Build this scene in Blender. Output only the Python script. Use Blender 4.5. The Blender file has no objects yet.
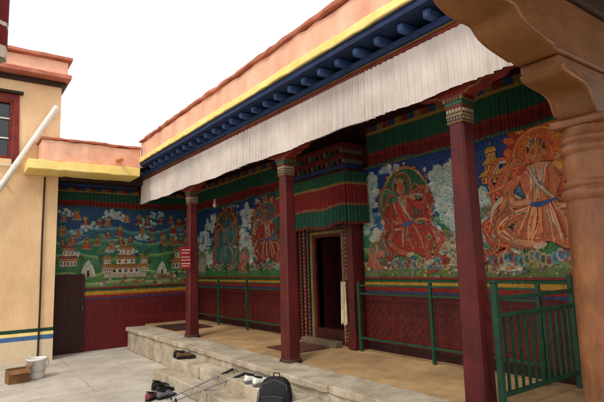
import bpy, bmesh, math, random
from mathutils import Vector, Matrix
random.seed(11)
R=random.random
def RU(a,b): return a+(b-a)*random.random()
CH=random.choice
sc=bpy.context.scene; COL=sc.collection
PI=math.pi
def lin(h):
    if not isinstance(h,str): return h
    h=h.lstrip('#'); o=[]
    for i in (0,2,4):
        c=int(h[i:i+2],16)/255
        o.append(c/12.92 if c<=.04045 else ((c+.055)/1.055)**2.4)
    return tuple(o)
def tone(h,f): return tuple(min(1,x*f) for x in lin(h))
ORI={}
# ---------------------------------------------------------------- tagging
def tag(o,label=None,cat=None,group=None,kind=None):
    if label: o['label']=label
    if cat: o['category']=cat
    if group: o['group']=group
    if kind: o['kind']=kind
    return o
def thing(name,label,cat,loc=(0,0,0),group=None):
    o=bpy.data.objects.new(name,None); COL.objects.link(o); o.location=loc
    o.empty_display_size=.2
    ORI[o.name]=Vector(loc); return tag(o,label,cat,group)
def copy_tree(o,parent=None):
    c=o.copy(); COL.objects.link(c)
    if parent: c.parent=parent
    for ch in [x for x in bpy.data.objects if x.parent==o]: copy_tree(ch,c)
    return c
# ---------------------------------------------------------------- mesh builder
class MB:
    def __init__(s): s.v=[];s.f=[];s.c=[];s.sm=[]
    def add(s,vs,fs,col=None,sm=False):
        n=len(s.v); s.v+= [Vector(p) for p in vs]
        for f in fs: s.f.append([i+n for i in f]); s.c.append(col); s.sm.append(sm)
        return s
    def box(s,x0,x1,y0,y1,z0,z1,col=None,T=None):
        vs=[Vector((x,y,z)) for z in (z0,z1) for y in (y0,y1) for x in (x0,x1)]
        if T: vs=[T@p for p in vs]
        return s.add(vs,[(0,2,3,1),(4,5,7,6),(0,1,5,4),(2,6,7,3),(0,4,6,2),(1,3,7,5)],col)
    def rbox(s,x0,x1,y0,y1,z0,z1,axis,n,j=.004,col=None):
        lo=(x0,y0,z0);hi=(x1,y1,z1); ai='xyz'.index(axis); o=[i for i in range(3) if i!=ai]
        vs=[];fs=[]
        for k in range(n+1):
            t=lo[ai]+(hi[ai]-lo[ai])*k/n
            for (p,q) in ((0,0),(1,0),(1,1),(0,1)):
                c=[0,0,0]; c[ai]=t
                c[o[0]]=(hi if p else lo)[o[0]]+RU(-j,j); c[o[1]]=(hi if q else lo)[o[1]]+RU(-j,j)
                vs.append(c)
        for k in range(n):
            for e in range(4):
                a=k*4+e;b=k*4+(e+1)%4; fs.append((a,b,b+4,a+4))
        fs.append((0,1,2,3)); fs.append(tuple(n*4+i for i in (3,2,1,0)))
        return s.add(vs,fs,col)
    def prism(s,pts,axis,d0,d1,col=None,sm=False):
        n=len(pts)
        def P(p,d):
            return {'x':(d,p[0],p[1]),'y':(p[0],d,p[1]),'z':(p[0],p[1],d)}[axis]
        vs=[P(p,d0) for p in pts]+[P(p,d1) for p in pts]
        fs=[tuple(range(n)),tuple(range(2*n-1,n-1,-1))]+[(i,(i+1)%n,n+(i+1)%n,n+i) for i in range(n)]
        return s.add(vs,fs,col,sm)
    def tube(s,pts,r,n=10,col=None,closed=False):
        pts=[Vector(p) for p in pts]; m=len(pts)
        rs=r if isinstance(r,(list,tuple)) else [r]*m
        up=Vector((0,0,1)); prev=None; vs=[];fs=[]
        for i,p in enumerate(pts):
            if closed: t=(pts[(i+1)%m]-pts[i-1]).normalized()
            else: t=(pts[min(i+1,m-1)]-pts[max(i-1,0)]).normalized()
            if prev is None:
                a=t.cross(up)
                if a.length<1e-3: a=t.cross(Vector((1,0,0)))
            else: a=prev-t*prev.dot(t)
            a.normalize(); b=t.cross(a); prev=a
            for k in range(n):
                an=2*PI*k/n; vs.append(p+(a*math.cos(an)+b*math.sin(an))*rs[i])
        rr=m if closed else m-1
        for i in range(rr):
            for k in range(n):
                i2=(i+1)%m; fs.append((i*n+k,i*n+(k+1)%n,i2*n+(k+1)%n,i2*n+k))
        s.add(vs,fs,col,True)
        if not closed: s.add(vs[:n],[tuple(range(n-1,-1,-1))],col); s.add(vs[-n:],[tuple(range(n))],col)
        return s
    def lathe(s,cx,cy,prof,n=28,col=None,cap=True):
        vs=[];fs=[]
        for (r,z) in prof:
            for k in range(n): vs.append((cx+r*math.cos(2*PI*k/n),cy+r*math.sin(2*PI*k/n),z))
        for i in range(len(prof)-1):
            for k in range(n): fs.append((i*n+k,i*n+(k+1)%n,(i+1)*n+(k+1)%n,(i+1)*n+k))
        s.add(vs,fs,col,True)
        if cap:
            s.add(vs[:n],[tuple(range(n-1,-1,-1))],col); s.add(vs[-n:],[tuple(range(n))],col)
        return s
    def loft(s,rings,col=None,cap=True):
        n=len(rings[0]); vs=[p for r in rings for p in r]; fs=[]
        for i in range(len(rings)-1):
            for k in range(n): fs.append((i*n+k,i*n+(k+1)%n,(i+1)*n+(k+1)%n,(i+1)*n+k))
        if cap: fs.append(tuple(range(n-1,-1,-1))); fs.append(tuple(range((len(rings)-1)*n,len(rings)*n)))
        return s.add(vs,fs,col,True)
    def build(s,name,mat,parent=None,loc=None,bevel=0,recalc=True,weld=True):
        org=Vector(loc) if loc is not None else (ORI[parent.name] if parent else Vector((0,0,0)))
        me=bpy.data.meshes.new(name)
        me.from_pydata([tuple(p-org) for p in s.v],[],s.f)
        if any(c is not None for c in s.c):
            at=me.color_attributes.new('Col','FLOAT_COLOR','CORNER'); d=[]
            for p in me.polygons:
                c=s.c[p.index] or (.5,.5,.5)
                for _ in p.loop_indices: d+= [c[0],c[1],c[2],1]
            at.data.foreach_set('color',d)
        for p,x in zip(me.polygons,s.sm): p.use_smooth=x
        if recalc:
            bm=bmesh.new(); bm.from_mesh(me); bmesh.ops.recalc_face_normals(bm,faces=bm.faces); bm.to_mesh(me); bm.free()
        me.materials.append(mat)
        o=bpy.data.objects.new(name,me); COL.objects.link(o)
        if parent: o.parent=parent
        elif loc is not None: o.location=loc
        ORI[o.name]=org
        if bevel:
            b=o.modifiers.new('bevel','BEVEL'); b.width=bevel; b.segments=2; b.limit_method='ANGLE'; b.angle_limit=math.radians(50)
        return o
# ---------------------------------------------------------------- materials
def M(name,c1,c2=None,scale=3,rough=.8,bump=.12,bscale=45,stretch=(1,1,1),attr=False,metal=0,grime=.25,gscale=1.2,spec=.3):
    m=bpy.data.materials.new(name); m.use_nodes=True; nt=m.node_tree; N=nt.nodes; L=nt.links
    b=N['Principled BSDF']; b.inputs['Roughness'].default_value=rough; b.inputs['Metallic'].default_value=metal
    b.inputs['Specular IOR Level'].default_value=spec
    tc=N.new('ShaderNodeTexCoord'); mp=N.new('ShaderNodeMapping'); mp.inputs['Scale'].default_value=stretch
    L.new(tc.outputs['Object'],mp.inputs['Vector'])
    n1=N.new('ShaderNodeTexNoise'); n1.inputs['Scale'].default_value=scale; n1.inputs['Detail'].default_value=8; n1.inputs['Roughness'].default_value=.65
    L.new(mp.outputs[0],n1.inputs['Vector'])
    r1=N.new('ShaderNodeValToRGB'); r1.color_ramp.elements[0].position=.35; r1.color_ramp.elements[1].position=.65
    L.new(n1.outputs['Fac'],r1.inputs['Fac'])
    if attr:
        at=N.new('ShaderNodeAttribute'); at.attribute_name='Col'; base=at.outputs['Color']
        n1b=N.new('ShaderNodeMixRGB'); n1b.blend_type='MULTIPLY'; n1b.inputs[0].default_value=1
        r1.color_ramp.elements[0].color=(.78,.76,.72,1); r1.color_ramp.elements[1].color=(1.08,1.08,1.08,1)
        L.new(base,n1b.inputs[1]); L.new(r1.outputs[0],n1b.inputs[2]); cur=n1b.outputs[0]
    else:
        mx=N.new('ShaderNodeMixRGB'); c1=lin(c1); c2=lin(c2) if c2 else tuple(x*.75 for x in c1)
        mx.inputs[1].default_value=(*c1,1); mx.inputs[2].default_value=(*c2,1)
        L.new(r1.outputs[0],mx.inputs[0]); cur=mx.outputs[0]
    n2=N.new('ShaderNodeTexNoise'); n2.inputs['Scale'].default_value=gscale; n2.inputs['Detail'].default_value=10; n2.inputs['Roughness'].default_value=.7
    L.new(tc.outputs['Object'],n2.inputs['Vector'])
    r2=N.new('ShaderNodeValToRGB'); r2.color_ramp.elements[0].position=.3; r2.color_ramp.elements[1].position=.62
    g=1-grime; r2.color_ramp.elements[0].color=(g,g*.98,g*.95,1); r2.color_ramp.elements[1].color=(1,1,1,1)
    L.new(n2.outputs['Fac'],r2.inputs['Fac'])
    mu=N.new('ShaderNodeMixRGB'); mu.blend_type='MULTIPLY'; mu.inputs[0].default_value=1
    L.new(cur,mu.inputs[1]); L.new(r2.outputs[0],mu.inputs[2])
    L.new(mu.outputs[0],b.inputs['Base Color'])
    if bump:
        n3=N.new('ShaderNodeTexNoise'); n3.inputs['Scale'].default_value=bscale; n3.inputs['Detail'].default_value=6
        L.new(mp.outputs[0],n3.inputs['Vector'])
        bp=N.new('ShaderNodeBump'); bp.inputs['Strength'].default_value=bump; bp.inputs['Distance'].default_value=.02
        L.new(n3.outputs['Fac'],bp.inputs['Height']); L.new(bp.outputs[0],b.inputs['Normal'])
    return m
paint=M('mural_paint','#808080',attr=True,scale=9,rough=.55,bump=.04,grime=.3,gscale=1.6)
clothp=M('dyed_cloth','#808080',attr=True,scale=14,rough=.9,bump=.08,bscale=200,grime=.35)
m_plaster_o=M('ochre_plaster','#edcba0','#dfb589',scale=1.6,stretch=(1,1,.35),bump=.3,bscale=18,grime=.22,gscale=.9)
m_plinth=M('tan_plinth_plaster','#e0cdb0','#cfb997',scale=2.5,bump=.25,bscale=25,grime=.3)
m_pale=M('pale_plaster','#e0d3bd','#cdbda2',scale=2.5,bump=.2,bscale=25,grime=.3)
m_pink=M('salmon_parapet','#efbfa4','#dfa287',scale=2.2,stretch=(1,1,.5),bump=.35,bscale=22,grime=.22,gscale=1.5)
m_brick=M('brick_red_plaster','#c67c66','#a85f4a',scale=3,bump=.3,bscale=25,grime=.3)
m_yellow=M('yellow_plaster','#f6e094','#eccd72',scale=3,bump=.2,bscale=30,grime=.15)
m_red=M('red_paint','#5e1919','#441111',scale=5,rough=.5,bump=.12,stretch=(1,1,.3),grime=.45,gscale=3)
m_redb=M('bright_red_paint','#8a2a20','#681d19',scale=5,rough=.6,grime=.35)
m_dred=M('maroon_paint','#451414','#2c0d0d',scale=4,rough=.55,grime=.3)
m_blue=M('blue_paint','#203560','#172646',scale=6,rough=.75,grime=.4)
m_blue2=M('dull_blue_paint','#40598a','#304874',scale=8,rough=.75,grime=.4)
m_blue3=M('rafter_end_paint','#4c6a9a','#395484',scale=8,rough=.75,grime=.4)
m_stripeb=M('stripe_blue_paint','#4f74a8','#3a5a8a',scale=8,rough=.7,grime=.3)
m_gold=M('gold_paint','#86683a','#65502c',scale=8,rough=.55,grime=.4)
m_green=M('green_metal_paint','#1c4a32','#153727',scale=6,rough=.45,bump=.05,grime=.35,gscale=5)
m_white=M('white_cloth','#d4cac2','#bdb1aa',scale=2.2,stretch=(1,1,.4),rough=.95,bump=.1,bscale=150,grime=.24,gscale=1.1)
m_floor=M('tan_floor','#bb996e','#9c7f5a',scale=1.4,rough=.75,bump=.25,bscale=30,grime=.42,gscale=2.2)
m_stone=M('pale_stone','#c0b4a0','#9c8e79',scale=3,rough=.9,bump=.6,bscale=22,grime=.45,gscale=2.2)
m_basest=M('dark_base_stone','#4c3a32','#362722',scale=6,rough=.9,bump=.3,grime=.3)
m_stepw=M('worn_step_stone','#7d6a54','#5f4f3e',scale=5,rough=.9,bump=.4,grime=.4)
m_wood=M('brown_wood','#94603c','#6e4229',scale=3,stretch=(2,2,.6),rough=.42,bump=.25,bscale=20,grime=.5,gscale=3)
m_woodb=M('beam_wood','#84542c','#5f3a1c',scale=2.2,stretch=(.5,1,1.5),rough=.5,bump=.2,bscale=18,grime=.4,gscale=2.2)
m_dwood=M('dark_wood','#3a241c','#26160f',scale=5,stretch=(3,3,.3),rough=.6,bump=.2,grime=.3)
m_mdoor=M('dark_maroon_door','#42201b','#2d1512',scale=4,stretch=(3,3,.3),rough=.6,bump=.2,grime=.3)
m_dwx=M('porch_beam_wood','#3c2517','#26170e',scale=5,stretch=(.3,3,3),rough=.6,bump=.3,grime=.35)
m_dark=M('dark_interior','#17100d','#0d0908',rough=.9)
m_ceil=M('ceiling_boards','#39414a','#272d33',scale=6,stretch=(.3,3,1),rough=.8)
m_black=M('black_nylon','#141416','#0c0c0d',scale=20,rough=.7,bump=.2,bscale=300,grime=.1)
m_rubber=M('black_rubber','#191919','#101010',rough=.8)
m_grey=M('grey_cloth','#6d6f72','#545659',scale=20,rough=.9,bump=.15,bscale=250)
m_redc=M('red_cloth','#9c1f22','#7c1518',scale=10,rough=.9,bump=.12,bscale=150)
m_whitep=M('white_plastic','#e2e0da','#cfccc4',scale=6,rough=.4,bump=.02,grime=.15)
m_metal=M('grey_metal','#8c8f93','#6f7276',scale=10,rough=.35,metal=.8,bump=.02)
m_card=M('cardboard','#8b6440','#6f4e30',scale=7,rough=.9,bump=.1,grime=.3)
m_tan=M('tan_suede','#6d5136','#543e29',scale=12,rough=.9)
m_glass=M('dark_pane','#23282d','#171b1f',scale=3,rough=.12,bump=0,spec=.6)
m_orange=M('orange_paint','#c9783a','#a85a28',scale=5,rough=.7)
# ground
mg=bpy.data.materials.new('courtyard_paving'); mg.use_nodes=True; nt=mg.node_tree;N=nt.nodes;L=nt.links
b=N['Principled BSDF']; b.inputs['Roughness'].default_value=.9
tc=N.new('ShaderNodeTexCoord'); mp=N.new('ShaderNodeMapping'); mp.inputs['Rotation'].default_value=(0,0,.03); L.new(tc.outputs['Object'],mp.inputs[0])
nd=N.new('ShaderNodeTexNoise'); nd.inputs['Scale'].default_value=2.5; nd.inputs['Detail'].default_value=6; L.new(mp.outputs[0],nd.inputs['Vector'])
va=N.new('ShaderNodeVectorMath'); va.operation='MULTIPLY_ADD'; va.inputs[1].default_value=(.12,.12,0); L.new(nd.outputs['Color'],va.inputs[0]); L.new(mp.outputs[0],va.inputs[2])
br=N.new('ShaderNodeTexBrick'); L.new(va.outputs[0],br.inputs['Vector']); br.inputs['Scale'].default_value=1
br.inputs['Brick Width'].default_value=1.5; br.inputs['Row Height'].default_value=1.05; br.inputs['Mortar Size'].default_value=.012; br.inputs['Mortar Smooth'].default_value=.6
br.inputs['Color1'].default_value=(*lin('#bfb9af'),1); br.inputs['Color2'].default_value=(*lin('#b8b1a6'),1); br.inputs['Mortar'].default_value=(*lin('#a09990'),1)
n1=N.new('ShaderNodeTexNoise'); n1.inputs['Scale'].default_value=1.1; n1.inputs['Detail'].default_value=14; n1.inputs['Roughness'].default_value=.75; L.new(mp.outputs[0],n1.inputs['Vector'])
r=N.new('ShaderNodeValToRGB'); r.color_ramp.elements[0].position=.36; r.color_ramp.elements[0].color=(.68,.65,.61,1); r.color_ramp.elements[1].position=.6; r.color_ramp.elements[1].color=(1.05,1.04,1.02,1); L.new(n1.outputs['Fac'],r.inputs[0])
mu=N.new('ShaderNodeMixRGB'); mu.blend_type='MULTIPLY'; mu.inputs[0].default_value=1; L.new(br.outputs['Color'],mu.inputs[1]); L.new(r.outputs[0],mu.inputs[2])
n4=N.new('ShaderNodeTexNoise'); n4.inputs['Scale'].default_value=60; n4.inputs['Detail'].default_value=4; L.new(mp.outputs[0],n4.inputs['Vector'])
r4=N.new('ShaderNodeValToRGB'); r4.color_ramp.elements[0].position=.35; r4.color_ramp.elements[0].color=(.84,.83,.82,1); r4.color_ramp.elements[1].position=.55; L.new(n4.outputs['Fac'],r4.inputs[0])
mu2=N.new('ShaderNodeMixRGB'); mu2.blend_type='MULTIPLY'; mu2.inputs[0].default_value=1; L.new(mu.outputs[0],mu2.inputs[1]); L.new(r4.outputs[0],mu2.inputs[2]); L.new(mu2.outputs[0],b.inputs['Base Color'])
n2=N.new('ShaderNodeTexNoise'); n2.inputs['Scale'].default_value=25; n2.inputs['Detail'].default_value=10; L.new(mp.outputs[0],n2.inputs['Vector'])
bp=N.new('ShaderNodeBump'); bp.inputs['Strength'].default_value=.4; bp.inputs['Distance'].default_value=.02; L.new(n2.outputs['Fac'],bp.inputs['Height']); L.new(bp.outputs[0],b.inputs['Normal'])
# ---------------------------------------------------------------- painted art on flat walls
EPS=5e-6
def smooth(p,n=5):
    if len(p)<3: return p
    q=[p[0]]+list(p)+[p[-1]]; out=[]
    for i in range(1,len(q)-2):
        for k in range(n):
            t=k/n; a,b,c,d=q[i-1],q[i],q[i+1],q[i+2]
            out.append(tuple(.5*(2*b[j]+(c[j]-a[j])*t+(2*a[j]-5*b[j]+4*c[j]-d[j])*t*t+(-a[j]+3*b[j]-3*c[j]+d[j])*t**3) for j in (0,1)))
    out.append(p[-1]); return out
class Art(MB):
    def __init__(s,O,U,Nn,bounds):
        super().__init__(); s.O=Vector(O); s.U=Vector(U); s.N=Vector(Nn); s.k=0; s.b=bounds; s.jit=.12; s.rec=[]
    def clip(s,pts):
        u0,u1,v0,v1=s.b
        for ax,lim,sg in ((0,u0,1),(0,u1,-1),(1,v0,1),(1,v1,-1)):
            out=[]; n=len(pts)
            for i in range(n):
                a=pts[i-1];c=pts[i]; ia=(a[ax]-lim)*sg>=0; ic=(c[ax]-lim)*sg>=0
                if ia!=ic:
                    t=(lim-a[ax])/(c[ax]-a[ax]); out.append((a[0]+(c[0]-a[0])*t,a[1]+(c[1]-a[1])*t))
                if ic: out.append(c)
            pts=out
            if len(pts)<3: return []
        return pts
    def put(s,pts,c,k):
        Z=Vector((0,0,1)); s.add([s.O+s.U*p[0]+Z*p[1]+s.N*(k*EPS) for p in pts],[tuple(range(len(pts)))],c)
    def poly(s,pts,col):
        pts=s.clip(pts)
        if len(pts)<3: return
        s.k+=1; c=lin(col)
        j=RU(1-s.jit,1+s.jit); c=tuple(min(1,x*j) for x in c)
        s.rec.append((pts,c)); s.put(pts,c,s.k)
    def dabs(s,n,size,spread,jit=.14):
        # small brush marks that carry neighbouring colours across the edges
        cell=.06; G={}
        for i,(pts,c) in enumerate(s.rec):
            us=[p[0] for p in pts]; vs=[p[1] for p in pts]
            for a in range(int(min(us)//cell),int(max(us)//cell)+1):
                for b in range(int(min(vs)//cell),int(max(vs)//cell)+1): G.setdefault((a,b),[]).append(i)
        def top(u,v):
            for i in reversed(G.get((int(u//cell),int(v//cell)),())):
                pts=s.rec[i][0]; ins=False; j=len(pts)-1
                for q in range(len(pts)):
                    a,b=pts[q],pts[j]
                    if (a[1]>v)!=(b[1]>v) and u<(b[0]-a[0])*(v-a[1])/(b[1]-a[1])+a[0]: ins=not ins
                    j=q
                if ins: return s.rec[i][1]
            return None
        u0,u1,v0,v1=s.b; K=s.k
        for _ in range(n):
            u=RU(u0+.01,u1-.01); v=RU(v0+.01,v1-.01)
            c=top(u+random.gauss(0,spread),v+random.gauss(0,spread)); c2=top(u,v)
            if not c or not c2: continue
            w=RU(.3,.8); c=tuple(x*w+y*(1-w) for x,y in zip(c,c2))
            j=RU(1-jit,1+jit)
            c=tuple(min(1,x*j*RU(.95,1.05)) for x in c)
            rx=size*RU(.5,1.5); ry=rx*RU(.35,.7); t=RU(0,PI); cs,sn=math.cos(t),math.sin(t)
            pts=s.clip([(u+rx*math.cos(q)*cs-ry*math.sin(q)*sn,v+rx*math.cos(q)*sn+ry*math.sin(q)*cs) for q in (0,1.05,2.1,3.14,4.19,5.24)])
            if len(pts)>2: s.put(pts,c,K+1+R()*600)
        s.k=K+602
    def rect(s,u0,u1,v0,v1,col): s.poly([(u0,v0),(u1,v0),(u1,v1),(u0,v1)],col)
    def ell(s,cx,cy,rx,ry,col,rot=0,n=18):
        c,d=math.cos(rot),math.sin(rot)
        s.poly([(cx+rx*math.cos(t)*c-ry*math.sin(t)*d,cy+rx*math.cos(t)*d+ry*math.sin(t)*c) for t in [2*PI*i/n for i in range(n)]],col)
    def disc(s,cx,cy,r,col,n=22): s.ell(cx,cy,r,r,col,0,n)
    def star(s,cx,cy,r0,r1,n,col,ph=0):
        s.poly([(cx+(r1 if i%2 else r0)*math.cos(PI*i/n+ph),cy+(r1 if i%2 else r0)*math.sin(PI*i/n+ph)) for i in range(2*n)],col)
    def stroke(s,pts,w,col,taper=True,sm=True,ol=None):
        p=smooth(pts) if sm else pts; n=len(p)
        for ww0,cc in (((w*1.0+ol[0],ol[1]),) if ol else ())+((w,col),):
            Lf=[];Rt=[]
            for i in range(n):
                a=p[max(i-1,0)];c=p[min(i+1,n-1)]; dx,dy=c[0]-a[0],c[1]-a[1]; l=math.hypot(dx,dy) or 1
                ww=ww0*(.4+.6*math.sin(PI*min(max(i/(n-1),.02),.98))) if taper else ww0
                Lf.append((p[i][0]-dy/l*ww/2,p[i][1]+dx/l*ww/2)); Rt.append((p[i][0]+dy/l*ww/2,p[i][1]-dx/l*ww/2))
            s.poly(Lf+Rt[::-1],cc)
    def curl(s,x,y,r,w,col,a0=0,dr=1,turns=1.3,ol=None):
        s.stroke([(x+r*(1-t)*math.cos(a0+dr*2*PI*turns*t),y+r*(1-t)*math.sin(a0+dr*2*PI*turns*t)) for t in [i/9 for i in range(9)]],w,col,True,True,ol)
    # motifs
    def cloud(s,cx,cy,w,h,n,c1='#b9c6bf',c2='#6f948f',edge='#35507c'):
        L_=[]
        for i in range(n):
            a=2*PI*i/n+RU(-.4,.4); q=RU(.2,1); L_.append((cx+w*q*math.cos(a),cy+h*q*math.sin(a),RU(.16,.32)*min(w,h)+.018))
        L_.sort(key=lambda t:-t[1])
        for x,y,r in L_:
            cc=CH([c1,c1,tone(c1,1.1),'#c9c0b6','#a5bdaa','#b0bfc6','#cfd2c8'])
            s.disc(x,y,r*1.06,edge,16); s.disc(x,y,r,cc,16)
            d=CH((-1,1)); a0=RU(0,6)
            s.disc(x+.1*r,y-.14*r,r*.78,tone(cc,.74),14); s.disc(x-.04*r,y+.06*r,r*.7,cc,14)
            s.curl(x,y,r*.72,r*.17,c2,a0,d,1.2)
        for i in range(n//3):
            y=cy-h*RU(.2,1); x=cx+RU(-w,w)*.6
            s.stroke([(x-.5*w,y),(x-.1*w,y+.08*h),(x+.2*w,y-.06*h),(x+.6*w,y+.05*h)],.12*h,c1,True,True,(.005,edge))
    def leaves(s,cx,cy,r,n,cols):
        for i in range(n):
            a=RU(0,2*PI);q=r*math.sqrt(R()); k=r*RU(.12,.22)
            s.ell(cx+q*math.cos(a),cy+q*.8*math.sin(a),k,k*.55,CH(cols),RU(0,PI),7)
    def tree(s,cx,cy,h,fl='#b84a34'):
        s.stroke([(cx,cy),(cx+.05*h,cy+.4*h),(cx-.02*h,cy+.8*h)],.07*h,'#4a3020')
        for (x,y) in ((-.16,.62),(.17,.66),(0,.86),(.05,.55)):
            s.ell(cx+x*h,cy+y*h,.2*h,.15*h,'#1f4a2c',0,12)
            s.leaves(cx+x*h,cy+y*h,.2*h,10,['#2f6a38','#4c8a48','#28573a'])
        for i in range(5): s.disc(cx+RU(-.25,.25)*h,cy+RU(.5,.95)*h,.03*h,fl,7)
    def rock(s,cx,cy,w,h):
        n=7; top=[(cx-w/2+w*i/n,cy+h*(.35+.65*math.sin(PI*(i+.4)/(n+.8)))*RU(.7,1.1)) for i in range(n+1)]
        b_=CH(['#2d5a72','#3a6e5a','#5a6a4c','#2a4a66','#5a7a4a','#6a8a6a'])
        s.poly([(cx-w/2,cy)]+top+[(cx+w/2,cy)],tone(b_,1.6)); s.poly([(cx-w/2+.008,cy)]+[(a,b-.010) for a,b in top]+[(cx+w/2-.008,cy)],b_)
        for i in range(4):
            x=cx+RU(-.4,.4)*w; s.stroke([(x,cy),(x+RU(-.03,.03),cy+h*.4),(x+RU(-.05,.05),cy+h*RU(.6,.8))],.012,tone(b_,CH((.6,1.4))))
    def flower(s,cx,cy,r,c='#c9705e'):
        for i in range(6): s.ell(cx+.6*r*math.cos(i*PI/3),cy+.6*r*math.sin(i*PI/3),.5*r,.32*r,c,i*PI/3,7)
        s.disc(cx,cy,.3*r,'#b89a4a',7)
    def monk(s,cx,cy,h,robe='#9c2a1e'):
        l=RU(-.08,.08)*h
        s.disc(cx+l,cy+.62*h,.27*h,CH(['#3f7a54','#a37c3a','#37588c','#8a7a42']),12); s.disc(cx+l,cy+.62*h,.22*h,CH(['#2a5a48','#5a6f4a','#7a6a4a']),12)
        s.poly([(cx-.36*h,cy),(cx+.36*h,cy),(cx+.26*h,cy+.26*h),(cx+.18*h+l,cy+.5*h),(cx-.18*h+l,cy+.5*h),(cx-.26*h,cy+.26*h)],robe)
        s.poly([(cx-.1*h,cy+.12*h),(cx+.12*h,cy+.14*h),(cx+.05*h+l,cy+.46*h),(cx-.1*h+l,cy+.42*h)],CH(['#a9743a','#a28545','#90583a',tone(robe,1.4)]))
        for i in range(3): s.stroke([(cx+RU(-.1,.1)*h,cy+.4*h),(cx+RU(-.25,.25)*h,cy+.2*h),(cx+RU(-.3,.3)*h,cy+.04*h)],.04*h,CH(['#5a1a14',tone(robe,1.5)]))
        s.ell(cx+l,cy+.62*h,.11*h,.14*h,'#b98a62',0,10); s.ell(cx+l,cy+.72*h,.11*h,.07*h,CH(['#2a1a14','#a37c36','#8a2c20']),0,10)
        s.ell(cx,cy-.02*h,.42*h,.06*h,'#8f8a70',0,12)
    def house(s,cx,cy,w,h,tiers=2,wall='#c6bca4',roof='#8f6c2e'):
        y=cy; ww=w
        for t in range(tiers):
            hh=h/tiers
            s.rect(cx-ww/2,cx+ww/2,y,y+hh*.62,wall); s.rect(cx-ww/2,cx+ww/2,y+hh*.5,y+hh*.62,'#8a2a1e')
            k=max(3,int(5*ww/w))
            for i in range(k):
                x=cx-ww/2+ww*(i+.5)/k; s.rect(x-ww*.05,x+ww*.05,y+hh*.1,y+hh*.42,CH(['#3a3330','#7a3428','#37567e']))
            s.poly([(cx-ww*.64,y+hh*.62),(cx+ww*.64,y+hh*.62),(cx+ww*.46,y+hh*.98),(cx-ww*.46,y+hh*.98)],roof)
            for i in range(8): s.stroke([(cx-ww*.6+ww*.15*i+.02*ww,y+hh*.63),(cx-ww*.44+ww*.11*i+.02*ww,y+hh*.97)],ww*.02,tone(roof,.5),False,False)
            s.stroke([(cx-ww*.66,y+hh*.7),(cx-ww*.4,y+hh*.64),(cx+ww*.4,y+hh*.64),(cx+ww*.66,y+hh*.7)],hh*.07,'#b9945a')
            y+=hh*.96; ww*=.66
        s.poly([(cx-.03*w,y),(cx+.03*w,y),(cx,y+.2*h)],'#b9944a')
    def tent(s,cx,cy,w,h):
        s.poly([(cx-w/2,cy),(cx+w/2,cy),(cx+w*.38,cy+h*.45),(cx,cy+h),(cx-w*.38,cy+h*.45)],'#c0beac')
        for i in range(5): s.poly([(cx-w/2+w*i/5,cy),(cx-w/2+w*(i+.3)/5,cy),(cx,cy+h*.95)],CH(['#7a8d9c','#9c6a5c','#8a9a7a']))
        s.rect(cx-w*.09,cx+w*.09,cy,cy+h*.35,'#4a2820')
    def fig(s,cx,cy,S,skin='#8a4a34',robe='#8e2018',robe2='#c2b9a0',scarf='#2f6a52',halo='#1c4a36',rim='#b08a3a',flame=None,hat='#a8802e',belt='#27508c',lean=.1,extra=(),h0=.08,rad=.40,tlen=.12,face=None,wild=0,sx=1):
        X=lambda x,y=0:cx+(x*sx+lean*y)*S; Y=lambda y:cy+y*S; P=lambda l:[(X(a,b),Y(b)) for a,b in l]
        OL=(.008*S,'#3a2020'); q_=rad/.40
        def circ(r,c,y0,yy=None):
            yy=y0 if yy is None else yy
            s.poly([(X(r*math.cos(t),y0),Y(yy+r*math.sin(t))) for t in [2*PI*i/40 for i in range(40)]],c)
        if flame:
            for lay in range(3):
                for i in range(int(20+24*q_)):
                    a=2*PI*i/int(20+24*q_)+RU(-.06,.06); r0=rad-.03*lay; r1=r0+RU(.7,1.2)*tlen-.03*lay; d=RU(.08,.2)
                    s.stroke([(X(r0*math.cos(a-d),h0),Y(h0+r0*math.sin(a-d))),(X((r0+r1)/2*math.cos(a-d*.2),h0),Y(h0+(r0+r1)/2*math.sin(a-d*.2))),(X(r1*math.cos(a),h0),Y(h0+r1*math.sin(a)))],.06*S,CH(flame))
        circ(rad+.025,tone(rim,.7) if not flame else flame[0],h0); circ(rad+.01,rim,h0); circ(rad-.005,halo,h0)
        if rad>.3:
            for i in range(54):
                a=2*PI*i/54; w=.012*math.sin(i*2.1); s.stroke([(X(.16*math.cos(a)*q_,h0),Y(h0+.16*q_*math.sin(a))),(X(.28*q_*math.cos(a+w*4),h0),Y(h0+.28*q_*math.sin(a+w*4))),(X(.385*q_*math.cos(a),h0),Y(h0+.385*q_*math.sin(a)))],.006*S,CH([tone(halo,1.5),tone(halo,.7),tone(halo,1.25),rim]))
        else:
            for k in range(5): circ((rad-.02)*(1-.13*k),tone(halo,1+.09*k) if k%2 else tone(halo,.92),h0)
            for i in range(40):
                a=RU(0,2*PI); r_=rad*RU(.6,.95); s.curl(X(r_*math.cos(a),h0),Y(h0+r_*math.sin(a)),.03*S,.01*S,CH([tone(halo,1.4),tone(halo,.75),rim]),RU(0,6),1,1)
        for i in range(22 if rad>.3 else 0):
            a=2*PI*i/22+RU(-.1,.1); r_=RU(.40,.45); s.flower(X(r_*math.cos(a),h0),Y(h0+r_*math.sin(a)),RU(.014,.028)*S,CH(['#c98a7c','#b5432e','#c4bca4','#2f6a52']))
        if rad>.3:
            circ(.155,rim,.3,.29); circ(.145,'#7d2a20',.3,.29); circ(.12,tone(halo,1.3),.3,.29)
        pal=[robe,tone(robe,1.25),tone(robe,.75),tone(robe,1.1),tone(robe,.6),robe,tone(robe,1.5),robe2,scarf]+list(extra)
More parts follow.
